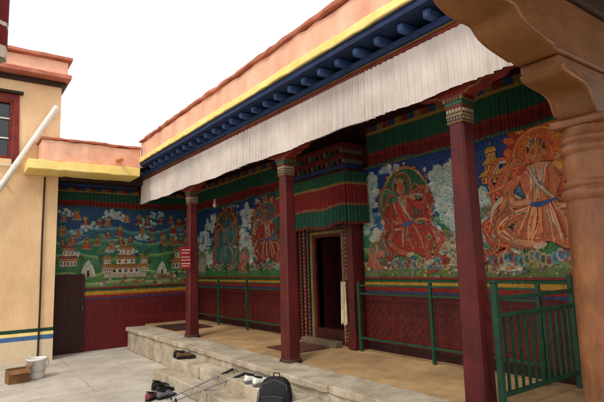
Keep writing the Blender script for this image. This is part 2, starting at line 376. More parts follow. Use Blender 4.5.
        for sg in (-1,1):
            for q in range(4+2*wild):
                d=RU(-.08,.08); e=RU(-.08,.08)
                pts=[(sg*.1,.2),(sg*(.26+d),.25+e),(sg*(.36+d),.08+e),(sg*(.30-e),-.1),(sg*(.42+d),-.26+e),(sg*(.34+e),-.40),(sg*(.46+e),-.46)]
                c=CH([scarf,robe,tone(robe,1.4),tone(scarf,1.4),tone(robe2,.8)]); s.stroke(P(pts),RU(.025,.045)*S,c,True,True,OL)
                s.stroke(P(pts),.006*S,rim)
                s.curl(X(pts[-1][0],pts[-1][1]),Y(pts[-1][1]),.05*S,.018*S,c,RU(0,6),sg,1.2,OL)
        for i in range(20):
            x=-.42+.042*i; y=-.49-.02*math.sin(i*1.3); s.ell(X(x,y),Y(y),.034*S,.05*S,CH(['#a0948c','#8f5a4c','#5f8f8c','#a09068']),0,10); s.ell(X(x,y),Y(y),.02*S,.03*S,CH(['#7c3a38','#3f6b7c','#3a5a4a']),0,8)
        if wild:
            # lively seated pose: narrow waist cloth, visible bent legs, one foot down, flying tails
            for i in range(14):
                sg=CH((-1,1)); y1=RU(-.46,.05); x1=sg*RU(.28,.46)
                s.stroke(P([(sg*.08,RU(-.15,.05)),(sg*RU(.15,.25),y1*.5+RU(-.08,.08)),(x1*.9,y1+RU(-.05,.08)),(x1,y1+RU(-.1,.06))]),RU(.02,.045)*S,CH(pal),True,True,OL)
                if i%2: s.curl(X(x1,y1),Y(y1),.04*S,.016*S,CH(pal),RU(0,6),sg,1.2,OL)
            s.poly(smooth(P([(-.1,-.05),(-.2,-.2),(-.26,-.36),(-.1,-.42),(.05,-.38),(.18,-.44),(.24,-.34),(.2,-.18),(.1,-.05)])),OL[1])
            s.poly(smooth(P([(-.095,-.06),(-.19,-.2),(-.245,-.355),(-.1,-.41),(.05,-.37),(.175,-.43),(.23,-.335),(.19,-.18),(.095,-.06)])),robe)
            legs=([(-.07,-.13),(-.24,-.17),(-.33,-.25),(-.2,-.36),(-.02,-.39)],[(.07,-.13),(.22,-.16),(.3,-.24),(.24,-.37),(.26,-.47)])
            for k,l in enumerate(legs):
                s.stroke(P(l),.12*S,tone(robe,1.25 if k else .9),True,True,OL)
                s.stroke(P(l[2:]),.055*S,skin,True,True,OL); s.stroke(P(l[:3]),.03*S,CH([robe2,scarf,tone(robe,1.6)]),True,True,OL)
                for q in range(6): s.stroke(P([(a+RU(-.03,.03),b+RU(-.03,.03)) for a,b in l[:4]]),.010*S,CH(pal))
                s.ell(X(l[-1][0],l[-1][1]),Y(l[-1][1]-.01),.055*S,.024*S,tone(robe2,.9),.2,10); s.disc(X(*l[2]),Y(l[2][1]),.03*S,rim,12); s.disc(X(*l[2]),Y(l[2][1]),.02*S,scarf,10)
            for i in range(26):
                x=RU(-.2,.2); s.stroke(P([(x*.4,-.08),(x*.8+RU(-.03,.03),-.22),(x,RU(-.4,-.3))]),RU(.008,.022)*S,CH(pal))
        else:
            lap=[(-.1,-.05),(-.28,-.16),(-.4,-.30),(-.36,-.45),(-.15,-.42),(0,-.47),(.2,-.43),(.37,-.46),(.4,-.32),(.28,-.15),(.1,-.05)]
            s.poly(smooth(P([(x*1.03,y-.01) for x,y in lap])),OL[1]); s.poly(smooth(P(lap)),robe)
            for sg in (-1,1):
                s.stroke(P([(sg*.08,-.12),(sg*.31,-.2),(sg*.31,-.34),(0,-.43)]),.14*S,tone(robe,1.2 if sg>0 else .85),True,True,OL)
                s.stroke(P([(sg*.08,-.16),(sg*.29,-.25),(sg*.27,-.35),(0,-.41)]),.022*S,tone(robe2,.75),True,True,OL)
            for i in range(36):
                x=RU(-.37,.37); y=RU(-.45,-.2); m=RU(-.05,.05)
                s.stroke(P([(x*.35+RU(-.04,.04),-.08),(x*.75+m,-.18-m*.4),(x,y)]),RU(.008,.024)*S,CH(pal))
            for sg in (-1,1): s.ell(X(-sg*.06,-.43),Y(-.415 if sg>0 else -.44),.05*S,.022*S,skin,.3*sg,10)
        for i in range(30): s.disc(X(RU(-.24,.24)),Y(RU(-.40,-.12)),.007*S,CH([rim,tone(robe,1.8)]),6)
        # torso
        tw=.82 if wild else 1
        tor=[(-.12,-.08),(-.19,.1),(-.125,.195),(0,.21),(.125,.195),(.19,.1),(.12,-.08)]
        s.poly(smooth(P([(x*tw*1.06,y*1.03) for x,y in tor])),OL[1]); s.poly(smooth(P([(x*tw,y) for x,y in tor])),tone(robe,1.1))
        for i in range(20):
            x=RU(-.14,.14); s.stroke(P([(x,.19),(x*.7+RU(-.03,.03),.08),(x*.9,-.09)]),RU(.008,.02)*S,CH(pal))
        s.poly(P([(-.035,.06),(.035,.06),(.055,.21),(-.05,.21)]),skin)
        s.stroke(P([(-.09,.2),(-.02,.06),(.1,-.07)]),.026*S,tone(robe2,.85),True,True,OL)
        s.stroke(P([(-.12,-.06),(-.03,-.1),(.11,-.07)]),.03*S,belt,True,True,OL)
        for sg in (-1,1):
            up=.08*wild
            arm=[(sg*.14,.15),(sg*.25,.04),(sg*.22,-.06),(sg*.1,-.07)] if sg<0 else [(sg*.14,.15),(sg*.27,.03+up*.5),(sg*(.3+up),.13+up)]
            s.stroke(P(arm),(.12-.03*wild)*S,tone(robe,1.25 if sg>0 else 1),True,True,OL)
            if wild: s.stroke(P(arm[1:]),.045*S,skin,True,True,OL)
            for i in range(7):
                q0=arm[CH((0,1,1,2))]; s.stroke(P([(q0[0]+RU(-.04,.04),q0[1]+RU(-.03,.03)),(q0[0]+sg*RU(-.02,.05),q0[1]-.07),(q0[0]+sg*RU(0,.1),q0[1]-RU(.1,.2))]),RU(.012,.026)*S,CH(pal),True,True,OL if i%2 else None)
            s.ell(X(*arm[-1]),Y(arm[-1][1]),.032*S,.024*S,skin,.4*sg,10)
            s.ell(X(sg*.14,.17),Y(.17),.05*S,.024*S,CH([rim,scarf]),-.5*sg,10)
            if sg>0: s.stroke(P([arm[-1],(arm[-1][0]+.02,arm[-1][1]+.1),(arm[-1][0]+.01,arm[-1][1]+.2)]),.012*S,rim); s.star(X(arm[-1][0]+.01,.35),Y(arm[-1][1]+.21),.03*S,.014*S,5,'#b9b098')
        for k,q in enumerate((.14,.1,.04)): s.stroke(P([(-.08+.02*k,.2),(0,q),(.08-.02*k,.2)]),.008*S,CH([rim,'#b9b090','#2f6b8c']))
        # head
        hx,hy=-.02*wild,.28
        s.ell(X(hx,hy+.02),Y(hy+.02),.074*S,.082*S,'#2a1e1a',0,16); s.ell(X(hx,hy),Y(hy),.06*S,.07*S,face or skin,0,16)
        for sg in (-1,1):
            s.stroke(P([(hx+sg*.01,hy+.02),(hx+sg*.026,hy+.026),(hx+sg*.043,hy+.018)]),.007*S,'#3d251c'); s.ell(X(hx+sg*.025,hy),Y(hy+.006),.010*S,.0045*S,'#2a1c18',0,7)
            s.ell(X(hx+sg*.063,hy),Y(hy-.005),.01*S,.028*S,face or skin,0,8)
        s.stroke(P([(hx,hy+.01),(hx+.005,hy-.014),(hx-.003,hy-.018)]),.006*S,tone(face or skin,.55)); s.ell(X(hx,hy),Y(hy-.034),.013*S,.0045*S,'#7c3a2a',0,8)
        for i in range(9):
            a=PI*(.14+.72*i/8); s.stroke(P([(hx+.05*math.cos(a),hy+.04+.02*math.sin(a)),(hx+.078*math.cos(a),hy+.045+.07*math.sin(a))]),.022*S,hat if i%2 else CH([rim,'#8a2a1e','#a99880']),True,False,OL)
            s.disc(X(hx+.07*math.cos(a),hy+.12),Y(hy+.045+.066*math.sin(a)),.008*S,CH(['#a3241c','#2a5a8c','#b4ac94']),7)
    def ribbons(s,n,cols,l=.3,vr=None):
        u0,u1,v0,v1=s.b
        if vr: v0,v1=vr
        for i in range(n):
            x=RU(u0,u1);y=RU(v0,v1);ll=l*RU(.5,1.2)
            s.stroke([(x,y),(x+ll*.3,y+RU(-.05,.05)),(x+ll*.6,y+RU(-.05,.05)),(x+ll,y+RU(-.05,.05))],RU(.012,.03),CH(cols))
    def hills(s,v,amp,col,col2,seg=5):
        u0,u1,v0,v1=s.b; n=50; ph=RU(0,6); w=RU(4,7)
        top=[(u0+(u1-u0)*i/n, v+amp*math.sin(w*i/n*2+ph)+amp*.5*math.sin(w*i/n*5+ph*2)) for i in range(n+1)]
        s.poly([(u0,v0)]+top+[(u1,v0)],col2)
        for q in range(4):
            c=tuple(a*(1-q/3)+b_*q/3 for a,b_ in zip(lin(col2),lin(col)))
            s.poly([(u0,v0)]+[(a,b-.012-.022*q) for a,b in top]+[(u1,v0)],c)
def pleat(path,z0,z1,wl,amp,colf,rows=6,step=.012,hem=.01):
    mb=MB(); pts=[]; acc=0
    for (p,q) in zip(path[:-1],path[1:]):
        p=Vector(p);q=Vector(q); d=q-p; n=max(2,int(d.length/step)); nn=Vector((-d.y,d.x)).normalized()
        for i in range(n): pts.append((p+d*i/n,nn,acc+d.length*i/n))
        acc+=d.length
    pts.append((Vector(path[-1]),nn,acc))
    ph=0; offs=[]; last=0; hemv=[]
    for (p,n,t) in pts:
        loc=wl*(1+.35*math.sin(t*1.7)+.25*math.sin(t*4.3+1)); ph+=(t-last)/loc*2*PI; last=t
        offs.append((math.sin(ph)+.35*math.sin(ph*.5+1))*(1+.5*math.sin(t*2.9+.7))); hemv.append(hem*(math.sin(t*3.1)+.6*math.sin(t*9.3+2)+.5*math.sin(ph)))
    m=len(pts)
    for r in range(rows+1):
        f=r/rows; z=z1+(z0-z1)*f
        for i,(p,n,t) in enumerate(pts):
            a=amp*(.35+.65*f)*offs[i]; mb.v.append(Vector((p.x+n.x*a,p.y+n.y*a,z+hemv[i]*f)))
    for r in range(rows):
        for i in range(m-1):
            mb.f.append([r*m+i,r*m+i+1,(r+1)*m+i+1,(r+1)*m+i]); mb.c.append(colf((r+.5)/rows,pts[i][2]) if colf else None); mb.sm.append(True)
    return mb
# ================================================================= SETTING
g=MB(); g.box(-70,70,-70,70,-.3,0); tag(g.build('courtyard_ground',mg),'pale grey paved courtyard floor with dirty slabs','courtyard',kind='structure')
PF=.45
p=MB(); p.box(3.12,4.7,.9,10.4,0,PF-.012); p.box(3.5,4.7,10.4,10.85,0,PF-.012); tag(p.build('veranda_floor',m_floor),'tan earthen veranda floor raised above the courtyard','floor',kind='structure')
k=MB(); y=.9; YE=10.42
while y<YE-.05:
    l=min(RU(.6,1.3),YE-y)
    if YE-y-l<.3: l=YE-y
    k.rbox(3.0,3.11,y+.002,y+l-.002,.0,PF-.07,'y',10,.010); k.rbox(2.97+RU(-.012,.012),3.42,y+.002,y+l-.002,PF-.068,PF+RU(0,.006),'y',10,.006); y+=l
tag(k.build('veranda_kerb',m_stone,bevel=.012),'pale stone slab edging along the front of the veranda','kerb',kind='structure')
for (x0,x1,zt) in ((2.75,2.99,.30),(2.5,2.745,.15)):
    s_=MB(); y=3.6
    while y<7.3:
        l=min(RU(.5,1.2),7.35-y)
        if 7.35-y-l<.3:l=7.35-y
        s_.rbox(x0+RU(-.015,.015),x1,y+.002,y+l-.002,0,zt+RU(-.004,.005),'y',9,.009); y+=l
    tag(s_.build('stone_step',m_stone,bevel=.012),'upper pale stone step below the veranda edge' if zt>.2 else 'lower pale stone step rising from the courtyard','step',kind='structure')
# ================================================================= BACK WALL
XW=4.7; DY0,DY1,DZ=5.52,6.15,2.02
W=thing('temple_wall','long painted temple wall behind the veranda columns with murals and a doorway','wall',(XW,6,0))
w=MB(); w.box(XW,XW+.4,.9,DY0,0,4.1); w.box(XW,XW+.4,DY1,11.3,0,4.1); w.box(XW,XW+.4,DY0,DY1,DZ,4.1); w.box(XW,XW+.4,DY0,DY1,0,PF+.03)
w.build('masonry',m_dred,W)
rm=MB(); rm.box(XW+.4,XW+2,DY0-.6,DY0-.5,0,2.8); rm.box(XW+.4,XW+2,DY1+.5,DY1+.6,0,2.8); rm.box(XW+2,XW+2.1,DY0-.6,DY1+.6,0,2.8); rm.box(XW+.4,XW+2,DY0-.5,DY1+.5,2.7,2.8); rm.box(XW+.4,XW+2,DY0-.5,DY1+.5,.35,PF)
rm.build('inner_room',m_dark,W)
wallN=(-1,0,0); O=(XW-.004,10.85,0)
MV0,MV1=1.39,2.93
def wall_art(y1,y0): return Art(O,(0,-1,0),wallN,(10.85-y1,10.85-y0,MV0,MV1))
U=lambda y:10.85-y
GR=['#1d4a2a','#2f6a38','#5c8a48','#173a34','#24524a']
# -- right murals
def mural_right():
    a=wall_art(5.06,1.0); a.jit=.04
    a.rect(0,20,0,5,'#1c3a78')
    a.ribbons(60,['#204284','#1b3670','#264a8c'],.5,(2.3,2.9))
    a.jit=.1
    a.hills(2.28,.05,'#2a5f8a','#5a8aa4'); a.hills(2.08,.06,'#2f6f56','#6a9a76'); a.hills(1.78,.05,'#3f7a42','#7ca064'); a.hills(1.58,.03,'#6a7c44','#a5a064')
    for i in range(22): a.rock(U(RU(1.1,5.05)),RU(1.55,2.1),RU(.14,.3),RU(.1,.24))
    for i in range(30): a.leaves(U(RU(1.1,5.05)),RU(1.5,2.2),RU(.04,.09),9,GR)
    a.cloud(U(4.88),2.6,.17,.24,20); a.cloud(U(4.94),2.2,.14,.2,14,'#a9b8a4','#6a957a'); a.cloud(U(3.64),2.5,.26,.3,26); a.cloud(U(3.5),2.12,.22,.18,16)
    a.cloud(U(4.5),2.85,.24,.07,12,'#94b0bc','#4a78a0'); a.cloud(U(3.2),2.25,.2,.16,14); a.cloud(U(4.62),2.0,.2,.16,12,'#a9b8a4','#6a957a'); a.cloud(U(3.9),1.98,.18,.14,12)
    a.cloud(U(1.95),2.8,.25,.1,10); a.cloud(U(3.4),1.85,.18,.14,12,'#a9b89c','#5b8a60'); a.cloud(U(4.8),1.92,.18,.12,12,'#b8b49c','#7a957a')
    a.cloud(U(3.12),1.75,.14,.1,9,'#c0b8a8','#8aa08a')
    for y in (4.95,4.55,3.95,3.45,3.15,2.8,2.15,1.8): a.tree(U(y),1.43+RU(0,.08),RU(.18,.28),CH(['#c25a44','#d9a24a','#d4ccb4']))
    a.fig(U(4.8),1.70,.40,skin='#b08a62',robe='#b0644c',robe2='#a49c84',scarf='#2a5a8c',halo='#3f6a50')
    a.fig(U(3.66),1.74,.44,skin='#b08a64',robe='#b0a384',robe2='#b8604c',scarf='#2f6a52',halo='#47705e')
    a.fig(U(4.24),2.2,1.26,skin='#a0583f',robe='#942c20',robe2='#b9a48e',scarf='#2f6a56',halo='#1f5238',rim='#b0804a',lean=-.12,extra=('#b9786a','#a83a28','#c07a4a'),wild=1,sx=.82)
    a.house(U(2.98),2.42,.26,.40,3,'#c9963f','#c08e32')
    a.fig(U(3.06),1.98,.42,skin='#b2926c',robe='#bfb49c',robe2='#b88a7a',scarf='#6f9a9c',halo='#4f7a60',rim='#b5a070')
    a.fig(U(2.86),1.64,.36,skin='#b2926c',robe='#c2b8a4',robe2='#a8503c',scarf='#50708c',halo='#4f7a60',rim='#b5a070')
    a.fig(U(2.47),2.26,1.34,skin='#c98a62',robe='#b8663c',robe2='#d0b498',scarf='#a83a24',halo='#bb5a24',rim='#cf9440',flame=('#b03a1a','#cf5f24','#d98434','#96301a'),hat='#b8722a',lean=.05,extra=('#d2a07a','#8f2a1a','#cf8a5a','#5a7a6a','#d8b8a0'),h0=.27,rad=.2,tlen=.11,face='#c0703e',wild=1)
    a.fig(U(1.98),1.72,.46,skin='#b2926c',robe='#afa484',robe2='#50708c',scarf='#a84a38',halo='#4f6a58')
    for i in range(90): a.flower(U(RU(1.2,5)),RU(1.41,1.62),RU(.010,.022),CH(['#b54a34','#b4ac94','#c9924a','#5a88b8','#8a5a7a']))
    for i in range(20): a.ell(U(RU(1.3,5)),RU(1.42,1.54),RU(.03,.05),RU(.014,.024),CH(['#b6ad94','#8c3a28','#a57a4a','#2f5a6a']),RU(-.4,.4),9)
    a.dabs(26000,.006,.0065)
    a.rect(0,20,MV0,MV0+.025,'#7a1d18'); a.rect(0,20,MV1-.02,MV1,'#7a5a2a')
    return a
mural_right().build('mural',paint,W,recalc=False)['label']='mural of seated deities amid pale clouds right of the doorway'
def mural_left():
    a=wall_art(10.84,6.62); a.jit=.04
    a.rect(0,20,0,5,'#1f4070'); a.jit=.1
    a.hills(2.35,.06,'#285e78','#5a94a0'); a.hills(2.0,.06,'#2c6a50','#6a9f6c'); a.hills(1.65,.05,'#437642','#86a668')
    for i in range(16): a.rock(U(RU(6.7,10.8)),RU(1.5,2.1),RU(.15,.35),RU(.12,.26))
    for i in range(24): a.leaves(U(RU(6.7,10.8)),RU(1.5,2.2),RU(.05,.1),10,GR)
    for (y,v,w_,h_,n) in ((7.05,2.55,.3,.3,26),(7.0,2.05,.28,.3,20),(8.3,2.6,.35,.22,22),(8.4,1.95,.28,.28,18),(9.9,2.6,.4,.2,18),(10.4,2.2,.34,.26,18),(7.7,2.85,.4,.07,12),(9.1,2.85,.4,.06,12),(8.6,2.25,.25,.2,14),(10.1,1.8,.3,.2,14)): a.cloud(U(y),v,w_,h_,n,'#c2cbc2')
    for y in (10.5,8.5,6.9): a.fig(U(y),1.75,.5,skin='#a9825a',robe=CH(['#a85a48','#a59878']),scarf='#50708c',halo='#4f7a60')
    a.fig(U(9.3),2.2,1.2,skin='#3d6070',robe='#2f6a62',robe2='#a5704c',scarf='#a04a38',halo='#22403a',rim='#98703a',flame=('#6a3424','#8a4a30','#4a241c'),lean=.15,extra=('#a99880','#3f7a7c'),wild=1)
    a.fig(U(7.62),2.2,1.2,skin='#94583f',robe='#86281f',robe2='#a99f88',scarf='#4f7a72',halo='#3a5a68',rim='#a8733a',flame=('#8c4a2c','#b5663c','#6c3424'),lean=-.1,extra=('#b99080','#a87a4a'),wild=1)
    for i in range(8): a.tree(U(RU(6.8,10.7)),1.43,RU(.2,.3))
    a.dabs(18000,.009,.009)
    a.rect(0,20,MV0,MV0+.025,'#7a1d18')
    return a
mural_left().build('mural',paint,W,recalc=False)['label']='mural of dark guardian figures and clouds left of the doorway'
# -- dado with stripes and faint fretwork
def dado(y1,y0):
    a=Art(O,(0,-1,0),wallN,(U(y1),U(y0),PF,MV0)); a.jit=.04
    a.rect(0,20,PF,MV0,'#561715'); a.rect(0,20,1.352,1.385,'#1f5a3a'); a.rect(0,20,1.29,1.348,'#b98a2e'); a.rect(0,20,1.235,1.285,'#8c241a'); a.rect(0,20,1.205,1.232,'#27406c'); a.rect(0,20,PF,PF+.1,'#2a0e0e')
    y=y1-.25
    while y>y0+.25:
        c=U(y); a.rect(c-.25,c+.25,.62,1.13,'#682018'); a.rect(c-.238,c+.238,.632,1.118,'#501413')
        t=.007; g=.054
        for i in range(8):
            for j in range(8):
                if R()<.12: continue
                x0=c-.22+i*g; z0=.655+j*g; cc=CH(('#66231b','#5f2a1d','#5a3422','#6a261d'))
                if (i+j)%2: a.rect(x0,x0+g,z0,z0+t,cc); a.rect(x0+g*.5,x0+g*.5+t,z0,z0+g*.7,cc)
                else: a.rect(x0,x0+t,z0,z0+g,cc); a.rect(x0,x0+g*.7,z0+g*.5,z0+g*.5+t,cc)
        y-=.62
    a.dabs(5000,.010,.006,.12)
    return a
dado(5.08,.9).build('dado',paint,W,recalc=False); dado(10.84,6.62).build('dado',paint,W,recalc=False)
# -- doorway
TH=.64
def uband(y0,y1,zt,wd): return [(y0-wd,PF),(y0-wd,zt+wd),(y1+wd,zt+wd),(y1+wd,PF),(y1,PF),(y1,zt),(y0,zt),(y0,PF)]
DW=MB(); DW.prism(uband(DY0,DY1,DZ,.04),'x',XW-.05,XW+.1); dw=DW.build('doorway',m_red,W,bevel=.004); dw['label']='carved doorway with stepped coloured frame around a dark opening'
cur=.042
bandart=[]
for (wd,d,mt,nm) in ((.055,.075,m_gold,'frame_band'),(.06,.10,m_dred,'frame_band'),(.07,.125,m_red,'frame_band'),(.06,.15,m_dred,'frame_band')):
    q=MB(); q.prism(uband(DY0-cur,DY1+cur,DZ+cur,wd),'x',XW-d,XW-.001); q.build(nm,mt,dw,bevel=.005)
    fl=Art((XW-d-.0012,10.85,0),(0,-1,0),wallN,(0,20,0,5)); c_=cur+wd/2
    cs=(['#7c6a4c','#8a7a58','#6a5a44'],['#2f4454','#4a3a34','#3a4f4a'],['#6a4a38','#553028','#6a2a20'],['#4c241c','#47332a'])[len(bandart)]
    for yy in (DY0-c_,DY1+c_):
        z=.52
        while z<DZ+c_: fl.flower(U(yy),z,wd*RU(.36,.46),CH(cs)); z+=wd*.9
    yy=DY0-c_
    while yy<DY1+c_: fl.flower(U(yy),DZ+c_,wd*RU(.36,.46),CH(cs)); yy+=wd*.9
    bandart.append(1); fl.build('painted_pattern',paint,dw,recalc=False); cur+=wd+.002
for (ya,yb) in ((5.10,DY0-cur-.002),(DY1+cur+.002,6.60)):
    q=MB(); q.box(XW-.2,XW-.001,ya,yb,PF,2.42); q.box(XW-.225,XW-.001,ya-.015,yb+.015,PF,PF+.16); q.build('pilaster',m_red,dw,bevel=.008)
th=MB(); th.box(XW-.045,XW+.12,DY0+.002,DY1-.002,PF-.01,TH); th.build('threshold',m_dred,dw,bevel=.01)
th=MB(); th.rbox(XW-.30,XW-.16,DY0-.1,DY1+.1,PF-.01,PF+.07,'y',6,.004); th.build('door_step',m_stepw,dw,bevel=.01)
dl=MB(); T=Matrix.Translation((XW+.42,DY1+.02,0))@Matrix.Rotation(math.radians(8),4,'Z'); dl.box(.02,.62,-.02,.02,PF+.12,DZ-.02,None,T)
for (z0,z1) in ((.75,1.2),(1.28,1.9)): dl.box(.1,.54,-.032,-.021,z0,z1,None,T)
lf=dl.build('door_leaf',m_dred,dw,bevel=.005); lf['label']='dark red door leaf swung open into the dark room'
for (z0,z1,d,mt) in ((2.42,2.5,.26,m_red),(2.504,2.58,.28,m_blue),(2.86,2.93,.30,m_red),(2.934,3.0,.33,m_blue),(3.06,3.14,.36,m_red)):
    q=MB(); q.box(XW-d,XW-.001,5.02,6.72,z0,z1); q.build('lintel_course',mt,dw,bevel=.006)
for row,(z0,z1,d) in enumerate(((3.002,3.058,.36),(3.142,3.2,.4))):
    y=5.0; i=0
    while y<6.7:
        q=MB(); q.box(XW-d,XW-.002,y,y+.06,z0,z1,lin(('#58524a','#54231d','#24402f')[i%3])); q.build('lintel_block',paint,dw,bevel=.003); y+=.12; i+=1
q=MB(); q.box(XW-.42,XW-.001,4.95,6.8,3.202,3.28); q.build('lintel_course',m_red,dw,bevel=.008)
cp=lambda f,t:lin('#1f4a36') if f<.2 else (lin('#86693a') if f<.25 else (lin('#7c2220') if f<.58 else (lin('#84563a') if f<.63 else (lin('#235040') if f<.93 else lin('#6a2a24')))))
cl=pleat([(4.68,6.82),(4.45,6.81),(4.36,6.78),(4.31,6.7),(4.3,6.5),(4.31,5.9),(4.3,5.2),(4.31,5.03),(4.36,4.96),(4.45,4.94),(4.68,4.93)],2.14,2.87,.075,.03,cp,20,.01,.028); cv=cl.build('door_canopy',clothp,loc=(4.5,5.8,2.14),recalc=False); tag(cv,'pleated red and green cloth canopy hanging over the temple doorway','canopy')
def cf(f,t):
    if f<.16: return lin(('#6a251d','#243a5e','#75592e')[int(t*9)%3])
    if f<.22: return lin('#8f7032')
    if f<.62: return lin('#1d4a38')
    if f<.7: return lin('#7e281f')
    return lin('#661b1a') if f<.93 else lin('#2c5448')
fz=pleat([(4.66,4.88),(4.66,.95)],2.9,3.5,.065,.018,cf,14,.01,.018); tag(fz.build('wall_valance',clothp,loc=(4.66,3,2.9),recalc=False),'dark green and red pleated cloth strip above the mural right of the doorway','valance')
fz=pleat([(4.66,10.8),(4.66,6.86)],2.9,3.5,.065,.018,cf,14,.01,.018); tag(fz.build('wall_valance',clothp,loc=(4.66,9,2.9),recalc=False),'dark green and red pleated cloth strip above the mural left of the doorway','valance')
fz=pleat([(1.63,10.82),(4.62,10.82)],2.93,3.34,.065,.014,cf,14,.01,.014); tag(fz.build('wall_valance',clothp,loc=(3,10.82,2.93),recalc=False),'pleated red and green cloth strip along the top of the end wall','valance')
# ================================================================= END WALL
E=thing('end_wall','painted end wall at the far side of the veranda with a pavilion mural','wall',(3,10.85,0))
e=MB(); e.box(1.6,XW-.001,10.85,11.25,0,3.9); e.build('masonry',m_dred,E)
def mural_end():
    a=Art((0,10.846,0),(1,0,0),(0,-1,0),(1.61,4.68,1.24,2.95)); a.jit=.04
    a.rect(0,9,0,5,'#24486e'); a.jit=.1
    a.hills(2.5,.04,'#2f6478','#5f9098'); a.hills(2.25,.05,'#2f6e56','#6f9d76'); a.hills(1.95,.05,'#3f7a4c','#80a268'); a.hills(1.6,.05,'#52804a','#8fa468'); a.hills(1.4,.02,'#6a8a50','#9ca870')
    for i in range(18): a.rock(RU(1.65,4.65),RU(1.4,2.4),RU(.15,.3),RU(.1,.22))
    for i in range(40): a.leaves(RU(1.65,4.65),RU(1.3,2.5),RU(.04,.08),9,GR)
    for i in range(14): a.cloud(RU(1.7,4.6),RU(2.3,2.9),.18,.08,9,'#aebfb8','#6f9494')
    for i in range(6): a.cloud(RU(1.7,4.6),RU(1.9,2.2),.14,.06,7,'#b4baa4','#7f997c')
    for row in range(3):
        x=1.74+RU(0,.1)
        while x<4.6:
            if R()<.85: a.monk(x,2.62-row*.24+RU(-.08,.07),RU(.15,.27),CH(['#8c2a1e','#9c3a24','#7c241c','#a0602c','#6a2a3a']))
            x+=RU(.17,.32)
    for i in range(16): a.tree(RU(1.7,4.6),RU(1.35,2.0),RU(.14,.24),CH(['#b54a34','#c9924a']))
    a.rect(2.62,3.5,1.46,1.56,'#a89f88'); a.house(3.06,1.55,.6,.62,3,'#c9bfa6','#8c5c30'); a.house(2.68,1.58,.22,.36,2); a.house(3.45,1.58,.22,.36,2)
    a.tent(2.3,1.5,.3,.36); a.tent(3.86,1.5,.26,.3); a.house(4.28,1.62,.36,.5,2); a.house(1.92,1.72,.32,.44,2,'#c9bfa6','#7a4430')
    for i in range(34): a.monk(RU(1.7,4.6),RU(1.28,1.5),RU(.09,.15),CH(['#8c2a1e','#a0502c','#b9a88a','#37508c']))
    a.dabs(13000,.010,.010)
    a.rect(0,9,1.24,1.27,'#7a1d18')
    return a
mural_end().build('mural',paint,E,recalc=False)
a=Art((0,10.846,0),(1,0,0),(0,-1,0),(2.24,4.68,0,1.24)); a.jit=.04
a.rect(0,9,0,1.24,'#6a1a1a'); a.rect(0,9,1.2,1.236,'#1f5a3a'); a.rect(0,9,1.12,1.195,'#b98a2e'); a.rect(0,9,1.065,1.115,'#8c2a1e'); a.rect(0,9,1.03,1.06,'#27406c')
for x in (2.66,3.5,4.15): a.rect(x-.3,x+.3,.25 if x<3 else .6,.94,'#742322'); a.rect(x-.28,x+.28,.27 if x<3 else .62,.92,'#641818')
a.dabs(4000,.018,.008,.1)
a.build('dado',paint,E,recalc=False)
d=MB(); d.box(1.62,2.235,10.80,10.849,0,1.56); dd=d.build('door',m_mdoor,E,bevel=.006); dd['label']='low dark maroon door at the left end of the wall'
for x0,x1,z0,z1 in ((1.69,1.91,.12,.7),(1.945,2.165,.12,.7),(1.69,1.91,.78,1.44),(1.945,2.165,.78,1.44)):
    d=MB(); d.box(x0,x1,10.79,10.799,z0,z1); d.build('door_panel',m_mdoor,dd,bevel=.004)
d=MB(); d.tube([(2.2,10.80,.8),(2.2,10.76,.8),(2.2,10.76,.92),(2.2,10.80,.92)],.009,8); d.build('handle',m_metal,dd)
